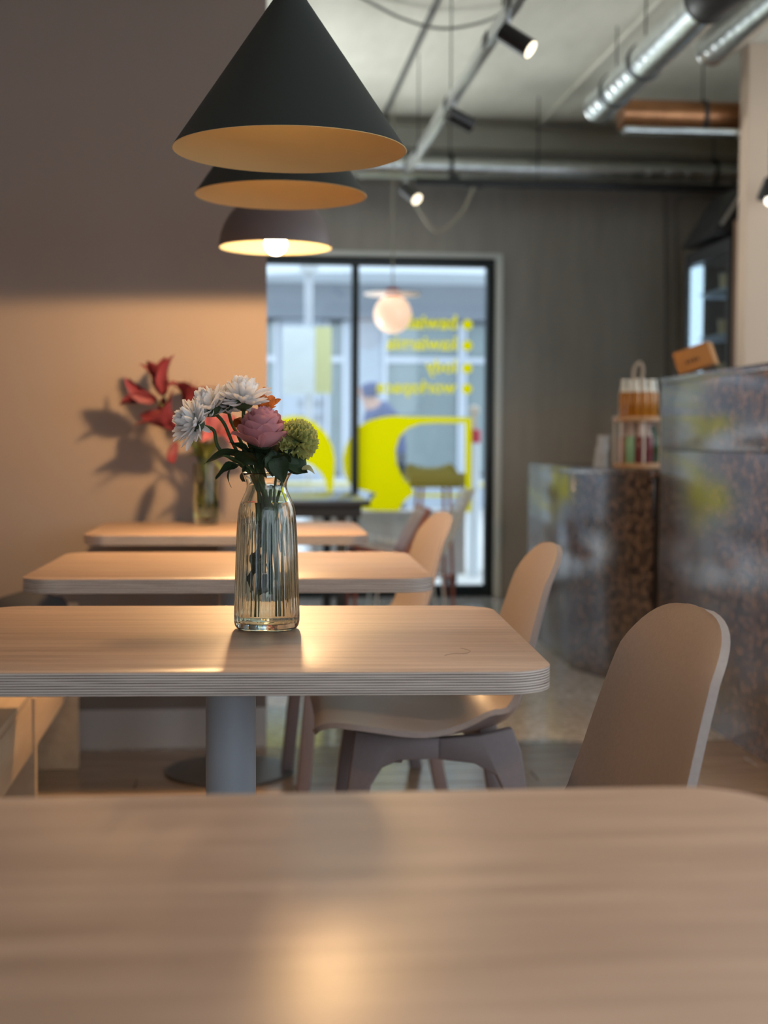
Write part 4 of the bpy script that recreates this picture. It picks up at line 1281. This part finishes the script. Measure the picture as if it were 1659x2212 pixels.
t = thing('leaf_sprig', 'dark green leafy sprig spilling left over the vase rim', 'leaves', (0.036, 2.0, 0.97))
stem_obj(t, [(-0.02, 1.99, 0.999), (0.005, 1.994, 0.990), (0.03, 2.0, 0.970), (0.048, 2.004, 0.92), (0.052, 2.004, 0.83)], 0.0019)
leaf_on(t, LF[0], (0.016, 1.995, 0.996), (-1, -0.05, 0.22), 0.5, 1.05)
leaf_on(t, LF[1], (0.010, 1.988, 0.985), (-0.9, -0.2, -0.25), -0.3)
leaf_on(t, LF[2], (0.0, 1.99, 0.984), (-0.75, -0.1, -0.75), 0.2, 0.95)
leaf_on(t, LF[2], (0.02, 2.0, 0.982), (-0.6, -0.5, -0.3), 0.9, 1.0)
leaf_on(t, LF[1], (0.022, 2.0, 0.995), (-0.5, -0.2, 0.6), 0.2, 0.9)
t = thing('leaf_sprig', 'dark rose leaves spilling right over the vase rim', 'leaves', (0.056, 2.0, 0.975))
stem_obj(t, [(0.076, 1.99, 1.0), (0.066, 1.996, 0.985), (0.058, 2.0, 0.96), (0.056, 2.004, 0.90), (0.07, 2.006, 0.855)], 0.0020)
leaf_on(t, LF[1], (0.066, 1.983, 0.992), (0.85, -0.25, -0.30), 0.9, 1.0)
leaf_on(t, LF[3], (0.068, 1.982, 1.004), (0.62, -0.25, -0.42), 1.0, 1.0)
leaf_on(t, LF[1], (0.078, 1.99, 1.0), (0.55, 0.1, 0.7), 0.3, 0.85)
leaf_on(t, LF[1], (0.052, 1.978, 1.005), (0.08, -0.25, -0.95), 0.1, 0.9)
leaf_on(t, LF[2], (0.064, 1.98, 1.0), (0.12, -0.3, -0.9), 0.1, 0.95)
leaf_on(t, LF[0], (0.045, 2.005, 0.985), (-0.2, -0.1, 0.9), 1.2, 0.7)
leaf_on(t, LF[1], (0.035, 1.995, 0.975), (-0.3, -0.3, 0.8), -0.7, 1.0)
leaf_on(t, LF[1], (0.055, 2.01, 0.985), (0.1, 0.2, 0.9), 0.2, 1.0)
for loc, d, k, sp_, s_ in (((0.030, 1.99, 0.985), (-0.5, -0.3, 0.7), 3, 0.4, 0.9), ((0.045, 1.985, 0.98), (-0.1, -0.5, 0.85), 0, 1.4, 0.75), ((0.058, 1.988, 0.982), (0.4, -0.4, 0.8), 3, -0.5, 0.8),
                           ((0.048, 2.02, 0.975), (0.3, 0.3, 0.9), 1, 0.2, 1.1), ((0.036, 2.018, 0.975), (-0.4, 0.3, 0.8), 1, 0.9, 1.1), ((0.04, 1.982, 1.0), (-0.35, -0.4, -0.8), 2, 0.2, 1.0), ((0.058, 1.978, 1.002), (0.2, -0.3, -0.9), 1, 0.7, 1.05)):
    leaf_on(t, LF[k], loc, d, sp_, s_)
pt = leaf_mesh(0.026, 0.008, 1.6, 0.4, M_leafpale, 0.001)
leaf_on(t, pt, (0.094, 1.972, 0.978), (0.75, -0.1, 0.25), 0.6, 0.9)['label'] = 'curled yellowish leaf tip'
t = thing('leaf_sprig', 'dark wilted leaves submerged inside the ribbed vase', 'leaves', (0.046, 2.0, 0.85))
stem_obj(t, [(0.052, 2.002, 0.955), (0.047, 2.004, 0.90), (0.040, 2.004, 0.85), (0.036, 2.002, 0.80)], 0.0022)
stem_obj(t, [(0.060, 2.002, 0.925), (0.070, 2.0, 0.893), (0.076, 1.996, 0.872)], 0.0024)
for loc, d, k, s in (((0.038, 1.995, 0.875), (-0.5, -0.1, -0.8), 2, 0.75), ((0.036, 1.993, 0.865), (-0.35, -0.2, -0.9), 1, 0.6), ((0.034, 1.996, 0.845), (-0.45, -0.1, -0.9), 1, 0.75), ((0.033, 1.994, 0.835), (-0.6, 0.1, -0.6), 2, 0.7), ((0.046, 1.994, 0.845), (0.25, -0.1, -0.95), 0, 0.6), ((0.044, 1.996, 0.83), (0.05, -0.1, -1), 2, 0.8), ((0.036, 1.992, 0.905), (0.1, -0.1, -1), 1, 0.85)):
    leaf_on(t, LF[k], loc, d, rng.uniform(-0.6, 0.6), s * 1.35)

o = MB().tube(smooth_path([(0, 0, 0), (0.012, 0.012, 0.0004), (0.030, 0.016, 0), (0.038, 0.034, 0.0004), (0.030, 0.062, 0)], 6), 0.00016, 5).build('hair_strand', M_cord, loc=(0.262, 1.74, 0.7504))
tag(o, 'thin dark hair lying on the vase table near its right end', 'hair')

# ================================================================== LILIES ON THE WALL TABLE
LX, LY = -0.088, 4.50
t = thing('lily_vase', 'greenish cylindrical glass vase holding crimson lilies by the wall', 'vase', (LX, LY, 0.75))
lp = [(0.0001, 0.002), (0.034, 0.0), (0.039, 0.004), (0.040, 0.02), (0.040, 0.19), (0.0395, 0.192), (0.0375, 0.192), (0.0370, 0.19), (0.0372, 0.02), (0.0001, 0.014)]
MB().lathe(lp, 48).build('glass_body', M_vase2, t, smooth=60)
MB().lathe([(0.0001, 0.0145), (0.0373, 0.0205), (0.0373, 0.13), (0.0001, 0.13)], 40).build('water', M_water, t, smooth=60)


def lily_petal(L, w, curl, m):
    rows = []
    N = 9
    for i in range(N):
        f = i / (N - 1)
        ww = w * (math.sin(PI * (0.06 + 0.93 * f) ** 0.9) ** 0.8) + 0.0008
        a = curl * f * f
        x = L * f * math.cos(a * 0.6); z = L * f * math.sin(a * 0.6)
        rows.append([(x, v * ww, -z + 0.35 * ww * v * v) for v in (-1, -0.6, -0.2, 0.2, 0.6, 1)])
    return MB().grid(rows).mesh('petal', m, smooth=80)


LP = [lily_petal(0.10, 0.023, 0.5, M_lily), lily_petal(0.10, 0.023, 0.8, M_lilypink), lily_petal(0.115, 0.019, 1.3, M_lily)]


def lily(label, loc, axis, kind, opening, s, stem, n=6, seed=0):
    rg = random.Random(seed)
    t = flower_root('crimson_lily', label, 'flower', loc, 'lilies on the wall table')
    base = frame_from_axis(axis, rg.uniform(0, 6))
    for k in range(n):
        o = inst('petal', LP[kind], t)
        # petal lies along +x; rotate it up to the flower axis, then open it
        o.matrix_local = base @ Matrix.Rotation(2 * PI * k / n, 4, 'Z') @ Matrix.Rotation(-R(90 - opening + rg.uniform(-5, 5)), 4, 'Y') @ Matrix.Scale(1.32 * s * rg.uniform(0.93, 1.05), 4)
    for k in range(4):
        a = 2 * PI * k / 4
        pts = [(0, 0, 0.005), (0.008 * math.cos(a), 0.008 * math.sin(a), 0.05 * s), (0.02 * math.cos(a), 0.02 * math.sin(a), 0.088 * s)]
        mb = MB().tube([base @ Vector(p) for p in pts], 0.0012, 6)
        mb.build('stamen', M_anther, t)
    stem_obj(t, [loc] + stem, 0.0035)
    return t


lily('crimson lily pointing left, its petals nearly closed', (-0.243, 4.52, 1.140), (-0.92, -0.05, 0.26), 0, 13, 0.95, [(-0.222, 4.52, 1.12), (-0.17, 4.52, 1.06), (-0.11, 4.52, 0.95), (-0.09, 4.52, 0.80)], n=4, seed=1)
lily('crimson lily pointing straight up at the top of the bunch', (-0.222, 4.53, 1.158), (-0.22, 0.0, 1.0), 0, 11, 1.0, [(-0.20, 4.525, 1.11), (-0.16, 4.52, 1.06), (-0.10, 4.515, 0.95), (-0.08, 4.52, 0.80)], n=4, seed=2)
lily('crimson trumpet lily opening upward with curled tips', (-0.145, 4.52, 1.118), (0.12, 0.0, 1.0), 2, 25, 1.0, [(-0.14, 4.52, 1.10), (-0.12, 4.52, 1.03), (-0.10, 4.53, 0.92), (-0.10, 4.53, 0.80)], n=5, seed=3)
lily('dark red lily drooping left below the other lilies', (-0.180, 4.50, 1.052), (-0.66, -0.2, 0.60), 0, 24, 1.0, [(-0.165, 4.505, 1.035), (-0.13, 4.51, 1.0), (-0.10, 4.51, 0.93), (-0.075, 4.515, 0.80)], n=6, seed=4)
lily('coral pink lily half hidden behind the white chrysanthemums', (-0.058, 4.52, 1.035), (0.30, -0.45, 0.60), 1, 52, 0.85, [(-0.062, 4.525, 1.015), (-0.075, 4.525, 0.97), (-0.085, 4.525, 0.90), (-0.07, 4.53, 0.80)], n=6, seed=5)
t = thing('lily_petal', 'single wilted red petal strand hanging left of the lily vase', 'petal', (-0.18, 4.50, 1.01))
o = inst('petal', LP[2], t); o.matrix_local = frame_from_axis((-0.35, -0.1, -0.9)) @ Matrix.Rotation(-R(90), 4, 'Y') @ Matrix.Scale(0.85, 4)
stem_obj(t, [(-0.18, 4.50, 1.012), (-0.155, 4.50, 1.03), (-0.12, 4.51, 0.99), (-0.10, 4.515, 0.93), (-0.095, 4.515, 0.82)], 0.003)
t = thing('leaf_sprig', 'yellow-green lily leaves above the rim of the lily vase', 'leaves', (LX, LY, 0.94))
stem_obj(t, [(LX, LY, 1.02), (LX, LY, 0.95), (LX + 0.005, LY, 0.80)], 0.004)
ll = leaf_mesh(0.085, 0.018, 0.7, 0.3, M_leaf2, 0.002)
for loc, d, sp_, s in (((LX, LY, 0.95), (-0.2, -0.3, 0.95), 0.3, 1), ((LX, LY - 0.01, 0.96), (0.35, -0.3, 0.8), -0.4, 1), ((LX + 0.01, LY - 0.01, 0.97), (0.6, -0.3, 0.2), 0.3, 0.8), ((LX - 0.01, LY - 0.01, 0.965), (-0.6, -0.3, 0.2), 0.3, 0.8), ((LX, LY - 0.015, 1.0), (0.1, -0.5, 0.4), 0.9, 0.9), ((LX - 0.005, LY, 0.80), (-0.1, -0.1, 0.9), 1.0, 0.9), ((LX + 0.02, LY - 0.01, 0.955), (0.7, -0.2, -0.5), 0.3, 0.6)):
    leaf_on(t, ll, loc, d, sp_, s)

# ================================================================== OUTSIDE
struct('ground', MB().box(-14, 22, 9.36, 22.0, -0.16, -0.06), M_pave, smooth=0)
t = thing('planter', 'low grey planter box standing outside the street window', 'planter', (1.05, 9.75, -0.06))
MB().box(-0.52, 0.56, 0, 0.30, 0.14, 0.585).build('box', M_planter, t, bevel=0.006)
for x in (-0.45, 0.48):
    MB().box(x - 0.03, x + 0.03, 0.05, 0.25, 0, 0.14).build('foot', M_black, t, bevel=0.003)
t = thing('street_bench', 'pale yellow bench outside across the window width', 'bench', (1.0, 11.2, -0.06))
for k in range(3):
    MB().box(-1.6, 1.4, k * 0.12, k * 0.12 + 0.11, 0.70, 0.735).build('slat', mat('pale_yellow_wood', (0.85, 0.80, 0.42), 0.6) if k == 0 else bpy.data.materials['pale_yellow_wood'], t, bevel=0.004)
for x in (-1.3, 1.1):
    MB().box(x - 0.03, x + 0.03, 0.02, 0.32, 0, 0.70).build('leg', M_alu, t, bevel=0.003)

t = thing('street_sign', 'pole with pale blue and yellow information board outside', 'sign', (0.66, 12.0, -0.06))
MB().tube([(-0.03, 0.05, 0), (-0.03, 0.05, 2.55)], 0.036, 14).build('pole', M_alu, t)
MB().box(-0.11, 0.05, -0.03, 0.12, 2.48, 2.60).build('pole_cap', M_canopy, t, bevel=0.01)
MB().box(-0.255, 0.02, -0.03, 0.0, 1.46, 2.03).build('board', M_signboard, t, bevel=0.004)
MB().box(0.021, 0.16, -0.03, 0.0, 1.47, 2.03).build('board', M_signyellow, t, bevel=0.004)

t = thing('bollard', 'white bollard with beige ball top and red band outside', 'bollard', (1.88, 11.0, -0.06))
MB().lathe([(0.0001, 0), (0.045, 0), (0.045, 1.08), (0.0001, 1.08)], 20).build('post', M_canopy, t)
MB().lathe([(0.047, 1.06), (0.052, 1.062), (0.052, 1.16), (0.047, 1.162), (0.0001, 1.162)], 20).build('red_band', mat('red_band_paint', (0.55, 0.05, 0.08), 0.5), t)
MB().lathe([(0.02, 1.162), (0.02, 1.24)] + [(0.04 * math.sin(R(a)), 1.315 - 0.04 * math.cos(R(a))) for a in range(30, 181, 15)] + [(0.0001, 1.355)], 20).build('ball_top', mat('beige_ball', (0.62, 0.53, 0.42), 0.5), t)


# ---- the passer-by in the blue jacket
def skin_body(name, verts, edges, radii, m, parent, root=0, sub=2):
    me = bpy.data.meshes.new(name); me.from_pydata(verts, edges, [])
    o = bpy.data.objects.new(name, me); COL.objects.link(o); o.parent = parent
    md = o.modifiers.new('skin', 'SKIN'); md.use_smooth_shade = True
    for i, sv in enumerate(me.skin_vertices[0].data):
        r = radii[i]; sv.radius = r if isinstance(r, tuple) else (r, r); sv.use_root = (i == root)
    sd = o.modifiers.new('sub', 'SUBSURF'); sd.levels = sd.render_levels = sub
    dg = bpy.context.evaluated_depsgraph_get(); dg.update()
    me2 = bpy.data.meshes.new_from_object(o.evaluated_get(dg))
    o.modifiers.clear(); o.data = me2
    me2.materials.clear(); me2.materials.append(m)
    me2.shade_smooth()
    return o


t = thing('person', 'person in a hooded blue jacket walking left outside, leaning forward', 'person', (1.40, 13.2, -0.06))
# walking towards -x, leaning forward
bv = [(0.05, 0, 0.86), (0.03, 0, 1.02), (-0.02, 0, 1.20), (-0.08, 0, 1.36), (-0.13, 0, 1.44), (-0.17, 0, 1.52), (-0.18, 0, 1.60),
      (-0.04, -0.16, 1.33), (0.06, -0.21, 1.10), (-0.12, -0.20, 0.92), (-0.20, -0.19, 0.88),
      (-0.08, 0.16, 1.33), (-0.02, 0.22, 1.10), (-0.22, 0.20, 1.00), (-0.30, 0.19, 0.98),
      (0.04, -0.09, 0.82), (-0.10, -0.10, 0.47), (-0.02, -0.10, 0.09), (-0.16, -0.10, 0.04),
      (0.06, 0.09, 0.82), (0.12, 0.10, 0.47), (0.34, 0.10, 0.14), (0.24, 0.10, 0.05)]
be = [(0, 1), (1, 2), (2, 3), (3, 4), (4, 5), (5, 6), (3, 7), (7, 8), (8, 9), (9, 10), (3, 11), (11, 12), (12, 13), (13, 14), (0, 15), (15, 16), (16, 17), (17, 18), (0, 19), (19, 20), (20, 21), (21, 22)]
br = [(0.13, 0.17), (0.12, 0.16), (0.13, 0.18), (0.10, 0.15), 0.06, 0.085, 0.075, 0.07, 0.055, 0.042, 0.035, 0.07, 0.055, 0.042, 0.035, 0.085, 0.065, 0.045, 0.04, 0.085, 0.065, 0.045, 0.04]
skin_body('body', bv, be, br, M_skin, t)
jv = bv[:4] + [bv[7], bv[8], bv[9], bv[11], bv[12], bv[13]] + [(-0.10, 0, 1.44)]
je = [(0, 1), (1, 2), (2, 3), (3, 4), (4, 5), (5, 6), (3, 7), (7, 8), (8, 9), (3, 10)]
jr = [(0.17, 0.20), (0.16, 0.19), (0.17, 0.21), (0.14, 0.18), 0.09, 0.075, 0.06, 0.09, 0.075, 0.06, 0.10]
skin_body('jacket', jv, je, jr, M_bluejacket, t)
tv = [bv[0], bv[15], bv[16], (-0.03, -0.10, 0.14), bv[19], bv[20], (0.31, 0.10, 0.18)]
te = [(0, 1), (1, 2), (2, 3), (0, 4), (4, 5), (5, 6)]
skin_body('trousers', tv, te, [(0.15, 0.18), 0.105, 0.08, 0.062, 0.105, 0.08, 0.062], M_trousers, t)
skin_body('hood', [(-0.11, 0, 1.46), (-0.14, 0, 1.55), (-0.16, 0, 1.62)], [(0, 1), (1, 2)], [0.10, 0.115, 0.085], M_bluejacket, t)

# ---- the building across the street
t = thing('shop_building', 'grey and pale blue shop building across the street', 'building', (2.0, 22.0, -0.06))
MB().box(-16, 20, 0.3, 3, 0, 6.4).build('wall', M_facade, t, smooth=0)
MB().box(-16, 20, -0.02, 0.3, 2.96, 3.50).build('fascia', M_facade, t, smooth=0)
# curved pale canopy
cp = [(x / 10 * 3.2, -1.6 * math.sqrt(max(0, 1 - (x / 10) ** 2))) for x in range(-10, 11)]
MB().prism([(x + 0.9, y_ - 0.02) for x, y_ in cp] + [(4.1, -0.021), (-2.3, -0.021)][:0], 'z', 3.50, 3.80).build('canopy', M_canopy, t, smooth=40)
MB().box(-16, 20, -0.06, 0.29, 3.85, 6.4).build('upper_wall', mat('pale_upper_wall', (0.52, 0.60, 0.68), 0.7), t, smooth=0)
for x0, x1 in ((-1.75, -1.35), (-0.55, -0.28), (0.36, 1.55), (1.62, 2.6), (2.68, 3.6)):
    wn = MB().box(x0, x1, 0.20, 0.299, 0.55, 2.90).build('window', M_storeglass, t, smooth=0)
    MB().box(x0 - 0.03, x0 + 0.03, 0.12, 0.199, 0.5, 2.92).build('window_post', M_alu, wn, smooth=0)
    MB().box(x1 - 0.03, x1 + 0.03, 0.12, 0.199, 0.5, 2.92).build('window_post', M_alu, wn, smooth=0)
    MB().box(x0 + 0.031, x1 - 0.031, 0.13, 0.199, 2.29, 2.38).build('transom', M_alu, wn, smooth=0)
MB().box(-1.30, -0.60, 0.18, 0.299, 0.5, 2.95).build('door_panel', M_facade2, t, smooth=0)
MB().box(-0.25, 0.34, 0.18, 0.299, 0.5, 2.95).build('door_panel', M_facade2, t, smooth=0)
for z in (1.36, 1.58):
    MB().box(-1.0, -0.62, 0.16, 0.179, z, z + 0.12).build('vent_louvre', M_facade, t, smooth=0)
MB().box(-16, 20, 0.0, 0.298, 0.0, 0.5).build('plinth', M_facade2, t, smooth=0)
